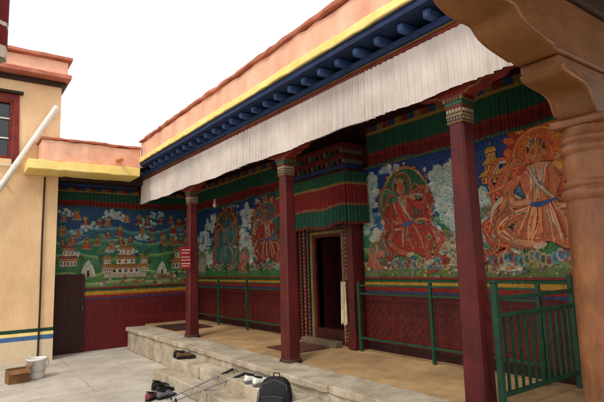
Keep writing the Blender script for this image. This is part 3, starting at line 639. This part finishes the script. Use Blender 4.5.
# ================================================================= COLUMNS
def octa(hw,ch): return [(-hw+ch,-hw),(hw-ch,-hw),(hw,-hw+ch),(hw,hw-ch),(hw-ch,hw),(-hw+ch,hw),(-hw,hw-ch),(-hw,-hw+ch)]
def make_column():
    t=thing('veranda_column','x','column',(0,0,0),'red veranda columns')
    q=MB(); q.loft([[(x,y,z) for x,y in octa(h,c)] for z,h,c in ((.0,.108,.02),(.03,.106,.02),(.04,.1,.02))]); q.build('base_stone',m_basest,t,bevel=.006)
    q=MB(); prof=((.038,.092,.02),(.8,.088,.02),(1.5,.080,.018),(2.28,.071,.016)); q.loft([[(x,y,z) for x,y in octa(h,c)] for z,h,c in prof]); s=q.build('shaft',m_red,t)
    for pp in s.data.polygons: pp.use_smooth=False
    q=MB(); bands=((2.28,2.30,.078,'#6a4a2a'),(2.302,2.335,.074,'#22385c'),(2.337,2.355,.080,'#746a58'),(2.357,2.41,.077,'#6c482a'),(2.412,2.43,.083,'#642420'),(2.432,2.465,.086,'#244a38'),(2.467,2.50,.094,'#75623f'))
    for z0,z1,h,c in bands: q.box(-h,h,-h,h,z0,z1,lin(c))
    for sx,sy in ((0,-1),(-1,0)):
        for i in range(5):
            o=-.06+.03*i
            for (z,c) in ((2.383,'#968c78'),(2.318,'#7c623a'),(2.484,'#642420')):
                hh={2.383:.078,2.318:.075,2.484:.095}[z]
                x,y=(o,-hh) if sy else (-hh,o)
                q.box(x-.008,x+.008,y-.008,y+.008,z-.012,z+.012,lin(c))
    q.build('capital',paint,t)
    half=[(0,2.502),(.12,2.502),(.16,2.53),(.24,2.535),(.28,2.57),(.4,2.58),(.44,2.62),(.56,2.63),(.6,2.67),(.6,2.76),(0,2.76)]
    pr=half[:-1]+[(-a,b) for a,b in half[:-1]][::-1]
    q=MB(); q.prism(pr,'x',-.075,.075); br_=q.build('bracket',m_redb,t,bevel=.006)
    ar=Art((-.0755,0,0),(0,-1,0),(-1,0,0),(-.58,.58,2.5,2.755))
    for i in range(9): ar.disc(-.52+.13*i,2.71,.035,'#7c623a'); ar.disc(-.52+.13*i,2.71,.028,'#22385c' if i%2 else '#244a38'); ar.flower(-.52+.13*i,2.71,.02,'#968c78')
    ar.build('painted_rosettes',paint,br_,recalc=False)
    for sg in (-1,1):
        q=MB(); q.tube([(-.078,sg*.12,2.51),(-.078,sg*.16,2.54),(-.078,sg*.24,2.546),(-.078,sg*.28,2.58),(-.078,sg*.4,2.59),(-.078,sg*.44,2.63),(-.078,sg*.56,2.64)],.007,6)
        q.build('gold_edge',m_gold,br_)
    return t
c0=make_column()
cols=[(8.05,'slim red wooden column carrying the small red notice, farthest from the camera'),(5.05,'middle red wooden column standing left of the temple doorway'),(2.42,'nearest red wooden column, beside the green end railing')]
for i,(y,lb) in enumerate(cols):
    c=c0 if i==0 else copy_tree(c0)
    c.location=(3.4,y,PF); c['label']=lb
sg=thing('notice_sign','small red notice board with white lettering lines fixed to the farthest column','sign',(3.25,7.955,1.6))
q=MB(); q.box(3.15,3.34,7.945,7.96,1.6,1.98); q.build('board',m_redc,sg,bevel=.003)
for i,z in enumerate((1.92,1.87,1.80,1.75,1.69,1.65)):
    ar=Art((0,7.9445,0),(1,0,0),(0,-1,0),(3.15,3.34,1.6,1.98))
    x=3.17
    while x<3.31:
        l=RU(.012,.03); ar.rect(x,min(x+l,3.325),z-.008,z+.008,'#d8d0c8'); x+=l+.008
    ar.build('lettering',paint,sg,recalc=False)
# ================================================================= VERANDA ROOF
V=thing('veranda_roof','flat veranda roof with salmon parapet, yellow eave and blue rafters','roof',(3.4,5,3.2))
YA,YB=.45,9.75
q=MB(); q.rbox(3.31,3.49,.5,10.84,3.215,3.50,'y',20,.003); q.build('main_beam',m_red,V)
q=MB(); q.rbox(3.235,3.50,.5,10.6,3.503,3.525,'y',30,.002); q.build('red_strip',m_redb,V)
q=MB(); q.rbox(3.21,3.52,.5,10.6,3.529,3.54,'y',30,.0015); q.build('gold_strip',m_gold,V)
q=MB(); q.rbox(3.18,3.54,.5,10.6,3.544,3.598,'y',30,.002); q.build('blue_strip',m_blue,V)
y=.7
while y<10.7:
    q=MB(); x0=3.085 if y<9.6 else 3.2; j=RU(-.015,.015); t=RU(-.008,.008)
    q.box(x0+j,XW-.002,y-.036+t,y+.036+t,3.602,3.68); rf=q.build('rafter',m_blue2,V,bevel=.014)
    q=MB(); q.box(x0+j-.008,x0+j-.001,y-.025+t,y+.025+t,3.614,3.668); q.build('painted_end',m_blue3,rf,bevel=.004)
    y+=.29
q=MB(); q.rbox(3.0,3.6,YA,YB,3.685,3.738,'y',30,.003); q.build('eave_board',m_blue,V)
q=MB(); q.box(2.99,XW+.3,YA,YB,3.742,3.752); q.box(3.2,XW+.3,YB+.002,11.2,3.742,3.752); q.build('ceiling_boards',m_ceil,V)
q=MB(); q.rbox(2.97,3.3,YA,YB,3.758,3.85,'y',60,.007); q.build('yellow_eave',m_yellow,V,bevel=.012)
q=MB(); q.rbox(3.02,3.35,YA,YB+.02,3.856,4.17,'y',60,.012); q.build('parapet',m_pink,V,bevel=.015)
q=MB(); q.rbox(2.98,3.42,YA,YB+.03,4.176,4.225,'y',70,.010); q.build('parapet_coping',m_brick,V,bevel=.01)
q=MB(); q.box(3.37,XW+3,YA,11.2,3.9,4.12); q.build('roof_slab',m_pale,V)
pv=pleat([(3.25,10.45),(3.25,.55)],3.0,3.5,.06,.021,None,9,.008,.009)
vo=pv.build('white_valance',m_white,loc=(3.25,5.5,3.0),recalc=False); tag(vo,'long off white pleated cloth hanging along the front of the veranda roof','valance')
# ================================================================= SIDE WING ROOF
S=thing('side_wing_roof','low roof of the side wing with yellow eave and salmon parapet','roof',(2,10,3.4))
q=MB(); q.rbox(1.0,2.96,9.6,10.28,3.45,3.62,'x',16,.008); q.build('yellow_eave',m_yellow,S,bevel=.012)
q=MB(); q.box(1.62,3.22,10.295,11.2,3.395,3.61); q.build('roof_slab',m_dwood,S)
q=MB(); q.rbox(1.22,3.0,9.70,10.28,3.632,4.02,'x',16,.012); q.build('parapet',m_pink,S,bevel=.012)
q=MB(); q.rbox(1.19,3.0,9.66,10.28,4.026,4.07,'x',18,.009); q.build('parapet_coping',m_brick,S,bevel=.01)
q=MB(); q.tube([(2.55,9.72,3.76),(2.55,9.42,3.71)],.035,10); q.build('drain_spout',m_orange,S)
q=MB(); q.box(1.65,3.2,10.6,10.8,3.345,3.392); q.build('wing_beam',m_blue,S)
# ================================================================= OCHRE BUILDING
B=thing('ochre_building','ochre plastered building with red framed window and striped base at the left','building',(0,11,0))
WX0,WX1,WZ0,WZ1=-.25,.80,3.72,4.86
q=MB(); yf=10.3
q.box(-6,WX0,yf,15,.40,5.25); q.box(WX1,1.6,yf,15,.40,5.25); q.box(WX0,WX1,yf,15,.40,WZ0); q.box(WX0,WX1,yf,15,WZ1,5.25); q.box(WX0,WX1,yf+.35,15,WZ0,WZ1)
q.build('wall',m_plaster_o,B)
q=MB(); q.rbox(-6,1.605,yf-.012,14.99,0,.396,'x',24,.005); q.build('plinth',m_plinth,B)
for z0,z1,mt in ((.40,.475,m_stripeb),(.478,.535,m_yellow),(.538,.60,m_green)):
    q=MB(); q.rbox(-6,1.606,yf-.008,yf-.001,z0,z1,'x',30,.0012); q.build('painted_stripe',mt,B)
q=MB(); q.box(-6,1.66,yf-.1,15.1,5.252,5.33); q.build('cornice_course',m_dwood,B)
q=MB(); q.rbox(-6,1.72,yf-.35,15.2,5.333,5.42,'x',24,.008); q.build('cornice_slab',m_brick,B,bevel=.01)
q=MB(); q.rbox(-6,1.66,yf-.26,15.2,5.428,5.70,'x',24,.012); q.build('parapet',m_pink,B,bevel=.015)
q=MB(); q.rbox(-6,1.73,yf-.36,15.25,5.706,5.77,'x',30,.010); q.build('parapet_coping',m_brick,B,bevel=.01)
q=MB(); q.prism([(WX0-.12,WZ0-.1),(WX0-.08,WZ1+.1),(WX1+.08,WZ1+.1),(WX1+.12,WZ0-.1),(WX1,WZ0-.1),(WX1,WZ1),(WX0,WZ1),(WX0,WZ0-.1)],'y',yf-.03,yf-.001); wn=q.build('window',m_redb,B,bevel=.004); wn['label']='red framed window with dark panes and white glazing bars'
q=MB(); q.box(WX0,WX1,yf+.1,yf+.12,WZ0,WZ1); q.build('pane',m_glass,wn)
q=MB()
for x0,x1 in ((WX0,WX0+.06),(WX1-.06,WX1),(.25,.32)): q.box(x0+.001,x1-.001,yf+.02,yf+.095,WZ0+.06,WZ1-.06)
q.box(WX0+.001,WX1-.001,yf+.02,yf+.095,WZ0,WZ0+.058); q.box(WX0+.001,WX1-.001,yf+.02,yf+.095,WZ1-.058,WZ1); q.build('frame',m_redb,wn,bevel=.004)
q=MB()
for x in (0.03,.54): q.box(x-.012,x+.012,yf+.05,yf+.09,WZ0+.06,WZ1-.06)
for z in (WZ0+.4,WZ0+.78): q.box(WX0+.06,.249,yf+.048,yf+.088,z-.012,z+.012); q.box(.321,WX1-.06,yf+.048,yf+.088,z-.012,z+.012)
q.build('muntin',m_whitep,wn)
q=MB(); q.box(WX0-.14,WX1+.12,yf-.06,yf-.032,WZ0-.15,WZ0-.103); q.build('sill',m_pale,wn,bevel=.006)
q=MB(); q.box(WX0-.14,WX1+.14,yf-.12,yf-.002,WZ1+.103,WZ1+.15); q.build('hood',m_dwood,wn,bevel=.006)
q=MB(); q.tube([(1.36,yf-.03,3.42),(1.355,yf-.03,2.2),(1.365,yf-.03,1.0),(1.36,yf-.03,.02)],.016,8); q.build('conduit',m_dwood,B)
pp_=thing('drain_pipe','white plastic pipe slanting across the ochre wall beside the window','pipe',(1,10.15,3))
q=MB(); q.tube([(1.5,10.15,4.80),(1.44,10.15,4.68),(.55,10.15,3.00),(.1,10.15,2.12)],.055,12); q.build('pipe',m_whitep,pp_)
for t in (.12,.55,.9):
    x=1.44+(.1-1.44)*t; z=4.68+(2.12-4.68)*t; q=MB(); q.tube([(x,10.298,z),(x,10.19,z)],.02,8); q.build('bracket',m_metal,pp_)
# ================================================================= RAILINGS
Rl=thing('end_railing','green metal railing with upright bars closing the near end of the veranda','railing',(4,2.25,PF))
yr=2.25
for x in (3.43,4.62):
    q=MB(); q.box(x-.022,x+.022,yr-.022,yr+.022,PF,1.42); q.box(x-.028,x+.028,yr-.028,yr+.028,1.422,1.44); q.build('post',m_green,Rl,bevel=.004)
for z in (1.30,1.17,.58):
    q=MB(); q.box(3.454,4.596,yr-.016,yr+.016,z-.016,z+.016); q.build('rail',m_green,Rl,bevel=.004)
for i in range(11):
    x=3.53+i*.0985; q=MB(); q.box(x-.009,x+.009,yr-.009,yr+.009,.598,1.152); q.build('baluster',m_green,Rl)
def wall_rail(ys,label):
    t=thing('wall_railing',label,'railing',(4.5,ys[0],PF),'green railings guarding the painted wall')
    for y in ys:
        q=MB(); q.box(4.485,4.525,y-.018,y+.018,PF,1.36); q.build('post',m_green,t,bevel=.004)
    for a_,b_ in zip(ys[:-1],ys[1:]):
        lo,hi=min(a_,b_)+.019,max(a_,b_)-.019
        for z in (1.31,1.20,.62):
            q=MB(); q.box(4.492,4.518,lo,hi,z-.012,z+.012); q.build('rail',m_green,t,bevel=.003)
wall_rail([5.0,3.78,2.5],'green railing in front of the painted wall right of the doorway')
wall_rail([10.6,9.3,8.1,6.9],'green railing in front of the painted wall left of the doorway')
# ================================================================= FOREGROUND PORCH
PX,PY=2.785,1.17
F=thing('porch_column','thick round turned wooden column with carved bracket in the right foreground','column',(PX,PY,0))
q=MB(); q.box(PX-.24,PX+.24,PY-.24,PY+.24,0,.14); q.build('base_stone',m_stone,F,bevel=.015)
q=MB(); q.lathe(PX,PY,[(.19,.142),(.195,.2),(.18,.24),(.158,.28),(.158,.8),(.155,1.4),(.150,1.88),(.146,1.895),(.146,1.90),(.160,1.905),(.166,1.93),(.160,1.955),(.147,1.96),(.147,1.968),(.154,1.972),(.157,1.985),(.154,1.998),(.142,2.002),(.138,2.01),(.146,2.05),(.149,2.08),(.146,2.11),(.136,2.145),(.136,2.15),(.150,2.155),(.155,2.175),(.150,2.195),(.137,2.20),(.137,2.208),(.146,2.212),(.148,2.225),(.146,2.238),(.136,2.242),(.136,2.292)],56); q.build('shaft',m_wood,F)
q=MB(); q.box(PX-.15,PX+.15,PY-.145,PY+.145,2.294,2.336); q.build('abacus',m_wood,F,bevel=.012)
b1=smooth([(.13,2.338),(.165,2.37),(.195,2.43),(.26,2.462),(.36,2.475),(.44,2.49),(.475,2.53)],4)
pr=[(PX-a,b) for a,b in b1]+[(PX-.475,2.572),(PX+.475,2.572)]+[(PX+a,b) for a,b in b1][::-1]
q=MB(); q.prism(pr,'y',PY-.1,PY+.1); bk=q.build('lower_bracket',m_woodb,F,bevel=.012)
b2=smooth([(.50,2.575),(.60,2.592),(.72,2.615),(.80,2.645),(.85,2.685),(.93,2.69),(1.02,2.70),(1.09,2.73),(1.13,2.785)],4)
pr=[(PX-a,b) for a,b in b2]+[(PX-1.14,2.88),(PX+1.14,2.88)]+[(PX+a,b) for a,b in b2][::-1]
q=MB(); q.prism(pr,'y',PY-.11,PY+.11); bk2=q.build('upper_bracket',m_woodb,F,bevel=.012)
for pt,bb,dd_ in ((bk,b1,.1),(bk2,b2,.11)):
    for sg in (-1,1):
        for e in (-1,1):
            q=MB(); q.tube([(PX+sg*a,PY+e*(dd_+.001),b+.012) for a,b in bb[2:-2]],.009,8); q.build('painted_lit_edge',m_wood,pt)  # edge bead in lighter wood paints warm light along the lower scallops
PB=thing('porch_shade_roof','dark wooden porch beam above the turned column, with joists and roof added for shade','roof',(PX,PY,2.89))
q=MB(); q.rbox(.6,5.5,PY-.13,PY+.13,2.884,3.16,'x',16,.004); q.build('main_beam',m_dwx,PB,bevel=.012)
x=1.7
while x<5.4:
    q=MB(); q.tube([(x,-1.0,3.22),(x+.01,0,3.215),(x,PY+.18,3.22)],.055,10); q.build('joist',m_dwood,PB); x+=.34
q=MB(); q.rbox(1.5,5.5,-1.0,PY+.14,3.28,3.36,'x',16,.004); q.build('shade_boards',m_dwx,PB,bevel=.01)  # boards added overhead to keep sky light off the bracket and column
# ================================================================= HANGING BANNER AT UPPER LEFT
Bn=thing('banner_mast','dark red cylindrical cloth banner hanging from a mast arm at the upper left edge','banner',(-.5,4,0))
q=MB(); q.tube([(-.5,4,0),(-.5,4,4.9)],.05,12); q.build('mast',m_dwood,Bn)
q=MB(); q.tube([(-.5,4,4.8),(.18,4,4.8)],.025,10); q.build('arm',m_dwood,Bn)
def bc(f): return lin('#c9bfb0') if f<.06 or .16<f<.185 else lin('#6e1620')
q=MB(); n=32; zs=[3.15+i*.03 for i in range(48)]
rings=[]
for z in zs: rings.append([(.155+(.092+.006*math.sin(k*PI*2/n*8))*math.cos(2*PI*k/n),4+(.092+.006*math.sin(k*PI*2/n*8))*math.sin(2*PI*k/n),z) for k in range(n)])
for i in range(len(zs)-1):
    q.add(rings[i]+rings[i+1],[(k,(k+1)%n,n+(k+1)%n,n+k) for k in range(n)],bc(i/47),True)
q.add(rings[-1],[tuple(range(n))],bc(1)); q.build('banner_cloth',clothp,Bn)
q=MB(); q.tube([(.155,4,4.56),(.155,4,4.79)],.008,6); q.build('cord',m_rubber,Bn)
# ================================================================= SMALL THINGS
bx,by=1.15,8.75
Bk=thing('bucket','white plastic bucket with wire handle standing beside the cardboard box','bucket',(bx,by,0))
q=MB(); q.lathe(bx,by,[(.001,.012),(.105,.0),(.115,.02),(.138,.27),(.15,.275),(.15,.3),(.138,.302),(.13,.28),(.11,.03),(.001,.03)],32,cap=False); q.build('pail',m_whitep,Bk)
q=MB(); q.tube([(bx-.153,by,.28),(bx-.158,by-.05,.2),(bx-.1,by-.13,.13),(bx,by-.155,.11),(bx+.1,by-.13,.13),(bx+.158,by-.05,.2),(bx+.153,by,.28)],.004,6); q.build('handle',m_metal,Bk)
cx,cy=.88,8.62
Cb=thing('cardboard_box','open brown cardboard box on the courtyard left of the white bucket','box',(cx,cy,0))
T=Matrix.Translation((cx,cy,0))@Matrix.Rotation(.15,4,'Z')@Matrix.Scale(.8,4); q=MB()
q.box(-.17,.17,-.13,-.124,0,.25,None,T);q.box(-.17,.17,.124,.13,0,.25,None,T);q.box(-.17,-.164,-.123,.123,0,.25,None,T);q.box(.164,.17,-.123,.123,0,.25,None,T);q.box(-.163,.163,-.123,.123,.002,.01,None,T); q.build('carton',m_card,Cb)
q=MB(); q.box(-.17,.17,-.004,0,0,.12,None,T@Matrix.Translation((0,-.127,.25))@Matrix.Rotation(math.radians(125),4,'X')); q.build('flap',m_card,Cb)
q=MB(); q.box(-.004,0,-.125,.125,0,.12,None,T@Matrix.Translation((.168,0,.25))@Matrix.Rotation(math.radians(50),4,'Y')); q.build('flap',m_card,Cb)
q=MB(); q.box(-.15,.15,-.11,.11,.01,.16,None,T); q.build('contents',m_dwood,Cb)
def make_shoe(upm,label,loc,rz,high=.1,group=None):
    t=thing('shoe',label,'shoe',(0,0,0),group)
    secs=[(-.135,.022,.05),(-.125,.036,.085+high*.2),(-.09,.042,.075+high*.35),(-.04,.042,.07+high*.3),(0,.042,.085),(.04,.046,.072),(.08,.049,.058),(.115,.042,.045),(.138,.022,.032)]
    q=MB(); rings=[]
    for (y,hw,h) in secs:
        rg=[]
        for k in range(14):
            an=2*PI*k/14; c_,s_=math.cos(an),math.sin(an)
            rg.append((hw*(abs(c_)**.75)*(1 if c_>=0 else -1)*(1-.25*max(0,s_)),y,.022+(h-.022)*(.5+.5*(abs(s_)**.7)*(1 if s_>=0 else -1))))
        rings.append(rg)
    q.loft(rings); q.build('upper',upm,t)
    out=[(-.03,-.135),(.03,-.135),(.042,-.1),(.04,-.03),(.05,.06),(.046,.11),(.025,.142),(-.025,.142),(-.046,.11),(-.05,.06),(-.04,-.03),(-.042,-.1)]
    q=MB(); q.prism(out,'z',0,.024); q.build('sole',m_rubber if upm is not m_whitep else m_grey,t,bevel=.005)
    q=MB(); n=14; q.add([(.031*math.cos(2*PI*k/n),-.075+.048*math.sin(2*PI*k/n),.083+high*.33+.012*math.sin(2*PI*k/n)*-1) for k in range(n)],[tuple(range(n))]); q.tube([(.033*math.cos(2*PI*k/n),-.075+.05*math.sin(2*PI*k/n),.08+high*.33-.012*math.sin(2*PI*k/n)) for k in range(n)],.008,6,None,True); q.build('collar',m_black,t)
    q=MB()
    for i in range(4): q.tube([(-.024,-.005+i*.018,.084-i*.004),(0,.0+i*.018,.092-i*.004),(.024,-.005+i*.018,.084-i*.004)],.004,6)
    q.build('laces',m_grey,t)
    t.location=loc; t.rotation_euler=(0,0,rz); return t
m_shoeR=M('red_grey_mesh','#8a2a2a','#3a3a40',scale=14,rough=.8)
make_shoe(m_black,'black hiking shoe on the courtyard nearest the lower step',(2.37,6.50,0),math.radians(-70))
make_shoe(m_black,'black hiking shoe with its toe toward the step, behind the red one',(2.40,6.72,0),math.radians(-85))
make_shoe(m_shoeR,'dark red trainer on the courtyard, front left of the shoes',(2.14,6.27,0),math.radians(-55),.06)
make_shoe(m_grey,'grey trainer beside the dark red one on the courtyard',(2.29,6.22,0),math.radians(-75),.06)
make_shoe(m_tan,'dark tan shoe on the upper step below the farthest column',(2.86,7.0,.305),math.radians(-95),.06)
make_shoe(m_black,'black low shoe beside the tan shoe on the upper step',(2.87,7.17,.305),math.radians(-80),.04)
make_shoe(m_whitep,'white trainer on the upper step left of the backpack',(2.87,4.98,.305),math.radians(-100),.05)
make_shoe(m_whitep,'white trainer on the upper step nearest the backpack',(2.88,4.83,.305),math.radians(-85),.05)
def make_pole(p0,p1,label):
    p0=Vector(p0);p1=Vector(p1); d=p1-p0
    t=thing('trekking_pole',label,'pole',p0,'trekking poles on the steps')
    f=lambda k:p0+d*k
    q=MB(); q.tube([f(.03),f(.45)],.007,8); q.tube([f(.45),f(.85)],.009,8); q.build('shaft',m_metal,t)
    q=MB(); q.tube([f(0),f(.04)],[.003,.007],8); q.build('tip',m_rubber,t)
    q=MB(); q.tube([f(.06),f(.065),f(.075)],[.008,.03,.008],14); q.build('basket',m_rubber,t)
    q=MB(); q.tube([f(.82),f(.84),f(.93),f(.98),f(1)],[.012,.016,.015,.02,.012],10); q.build('grip',m_rubber,t)
    e=f(.97); q=MB(); q.tube([e,e+Vector((.03,-.04,.012)),e+Vector((.02,-.13,-.005)),e+Vector((-.03,-.12,.0)),e+Vector((-.01,-.02,.012))],.006,6); q.build('strap',m_black,t)
make_pole((2.235,5.92,.012),(2.90,5.26,.355),'grey trekking pole lying across the steps, its grip nearer the backpack')
make_pole((2.235,6.08,.012),(2.90,5.58,.355),'grey trekking pole lying across the steps, farther from the backpack')
# backpack
kx,ky,kz=2.64,4.22,.156
K=thing('backpack','small black backpack propped upright on the lower stone step','backpack',(0,0,0))
def sup(hw,hd,z,cy=0,n=24,e=.6):
    r=[]
    for k in range(n):
        an=2*PI*k/n;c_,s_=math.cos(an),math.sin(an)
        r.append((hw*abs(c_)**e*(1 if c_>=0 else -1),cy+hd*abs(s_)**e*(1 if s_>=0 else -1),z))
    return r
q=MB(); q.loft([sup(.10,.05,.0),sup(.138,.08,.015),sup(.150,.095,.07),sup(.152,.1,.14),sup(.142,.086,.22),sup(.128,.075,.3),sup(.105,.06,.345),sup(.07,.045,.37),sup(.03,.02,.378)]); q.build('bag',m_black,K)
q=MB(); q.loft([sup(.09,.02,.03,-.1),sup(.112,.04,.045,-.1),sup(.115,.048,.12,-.1),sup(.104,.036,.185,-.092),sup(.08,.015,.205,-.08)]); q.build('pocket',m_black,K)
q=MB(); q.tube([(-.1,-.124,.18),(0,-.134,.195),(.1,-.124,.18)],.003,6); q.build('pocket_zip',m_grey,K)
q=MB(); q.tube([(-.12,-.055,.19),(-.108,-.068,.30),(0,-.062,.345),(.108,-.068,.30),(.12,-.055,.19)],.003,6); q.build('main_zip',m_grey,K)
q=MB(); q.tube([(-.03,.02,.37),(-.025,.02,.41),(.025,.02,.41),(.03,.02,.37)],.007,8); q.build('handle',m_black,K)
for s_ in (-1,1):
    q=MB(); q.tube([(s_*.06,.05,.345),(s_*.075,.11,.31),(s_*.09,.125,.2),(s_*.11,.1,.06)],.015,8); q.build('shoulder_strap',m_black,K)
    q=MB(); q.tube([(s_*.15,-.02,.05),(s_*.165,-.03,.1),(s_*.16,-.01,.2),(s_*.14,0,.28)],.006,6); q.build('side_strap',m_grey,K)
q=MB(); q.box(-.025,.025,-.1505,-.146,.10,.12); q.build('badge',m_grey,K)
K.location=(kx,ky,kz); K.rotation_euler=(math.radians(-10),0,math.radians(-48)); K.scale=(1.12,.98,.96)
def mat_(x0,x1,y0,y1,z,c1,c2,label):
    q=MB(); q.rbox(x0,x1,y0,y1,z,z+.012,'y',10,.003); o=q.build('floor_mat',M('woven_mat',c1,c2,scale=18,rough=.95,bump=.3,bscale=120),loc=((x0+x1)/2,(y0+y1)/2,z)); tag(o,label,'mat')
mat_(3.5,4.3,9.1,10.2,PF-.011,'#4a2420','#2a1614','dark red mat lying at the far end of the veranda floor')
mat_(3.75,4.36,5.5,6.2,PF-.011,'#6a3a2a','#3a261c','worn red mat on the floor in front of the doorway')
kh=thing('ceremonial_scarf','pale cream cloth scarf hanging beside the right jamb of the doorway','scarf',(4.46,5.3,1.0))
cs=pleat([(4.50,5.36),(4.47,5.32),(4.49,5.27),(4.47,5.24)],.76,1.36,.035,.016,lambda f,t:lin('#c2b494'),14,.005,.035); cs.build('cloth',clothp,kh,recalc=False)
q=MB(); q.tube([(4.56,5.3,1.36),(4.46,5.3,1.36)],.008,6); q.build('peg',m_dwood,kh)
hb=thing('hanging_bulb','unlit light bulb on a wire below the veranda ceiling','lamp',(4.1,8.6,2.8))
q=MB(); q.tube([(4.1,8.6,3.74),(4.1,8.6,2.92)],.005,6); q.build('wire',m_rubber,hb)
q=MB(); q.lathe(4.1,8.6,[(.012,2.93),(.016,2.9),(.016,2.87),(.034,2.83),(.036,2.80),(.02,2.775),(.002,2.77)],16); q.build('bulb',m_whitep,hb)
# ================================================================= LIGHT
wd=bpy.data.worlds.new('World'); sc.world=wd; wd.use_nodes=True; N=wd.node_tree.nodes; L=wd.node_tree.links
bg=N['Background']; sk=N.new('ShaderNodeTexSky'); sk.sky_type='NISHITA'; sk.sun_disc=False
sd=Vector((-.55,-.32,.77)).normalized()
sk.sun_elevation=math.asin(sd.z); sk.sun_rotation=math.atan2(sd.x,sd.y)
hs=N.new('ShaderNodeHueSaturation'); hs.inputs['Saturation'].default_value=.3; L.new(sk.outputs[0],hs.inputs['Color'])
mx=N.new('ShaderNodeMixRGB'); mx.inputs[0].default_value=.78; mx.inputs[2].default_value=(11.9,11.8,11.6,1); L.new(hs.outputs[0],mx.inputs[1])
L.new(mx.outputs[0],bg.inputs[0]); bg.inputs[1].default_value=.148
sl=bpy.data.lights.new('sun','SUN'); sl.energy=1.95; sl.angle=math.radians(14); sl.color=(1,.93,.82)
so=bpy.data.objects.new('sun',sl); COL.objects.link(so); so.rotation_euler=(-sd).to_track_quat('-Z','Y').to_euler(); so.location=(-10,-5,15)
# ================================================================= CAMERA
cam=bpy.data.cameras.new('camera'); co=bpy.data.objects.new('camera',cam); COL.objects.link(co); sc.camera=co
A=Vector((-351,-75,-486)).normalized(); Bv=Vector((683,-44,-486)); Bv=(Bv-A*Bv.dot(A)).normalized(); Uv=Bv.cross(A)
rot=Matrix(((Bv.x,Bv.y,Bv.z),(A.x,A.y,A.z),(Uv.x,Uv.y,Uv.z)))
co.matrix_world=Matrix.Translation((0,0,1.6))@rot.to_4x4()
cam.sensor_width=36; cam.lens=36*486/604; cam.clip_start=.05; cam.clip_end=500
sc.view_settings.view_transform='Standard'; sc.view_settings.look='None'; sc.view_settings.exposure=0
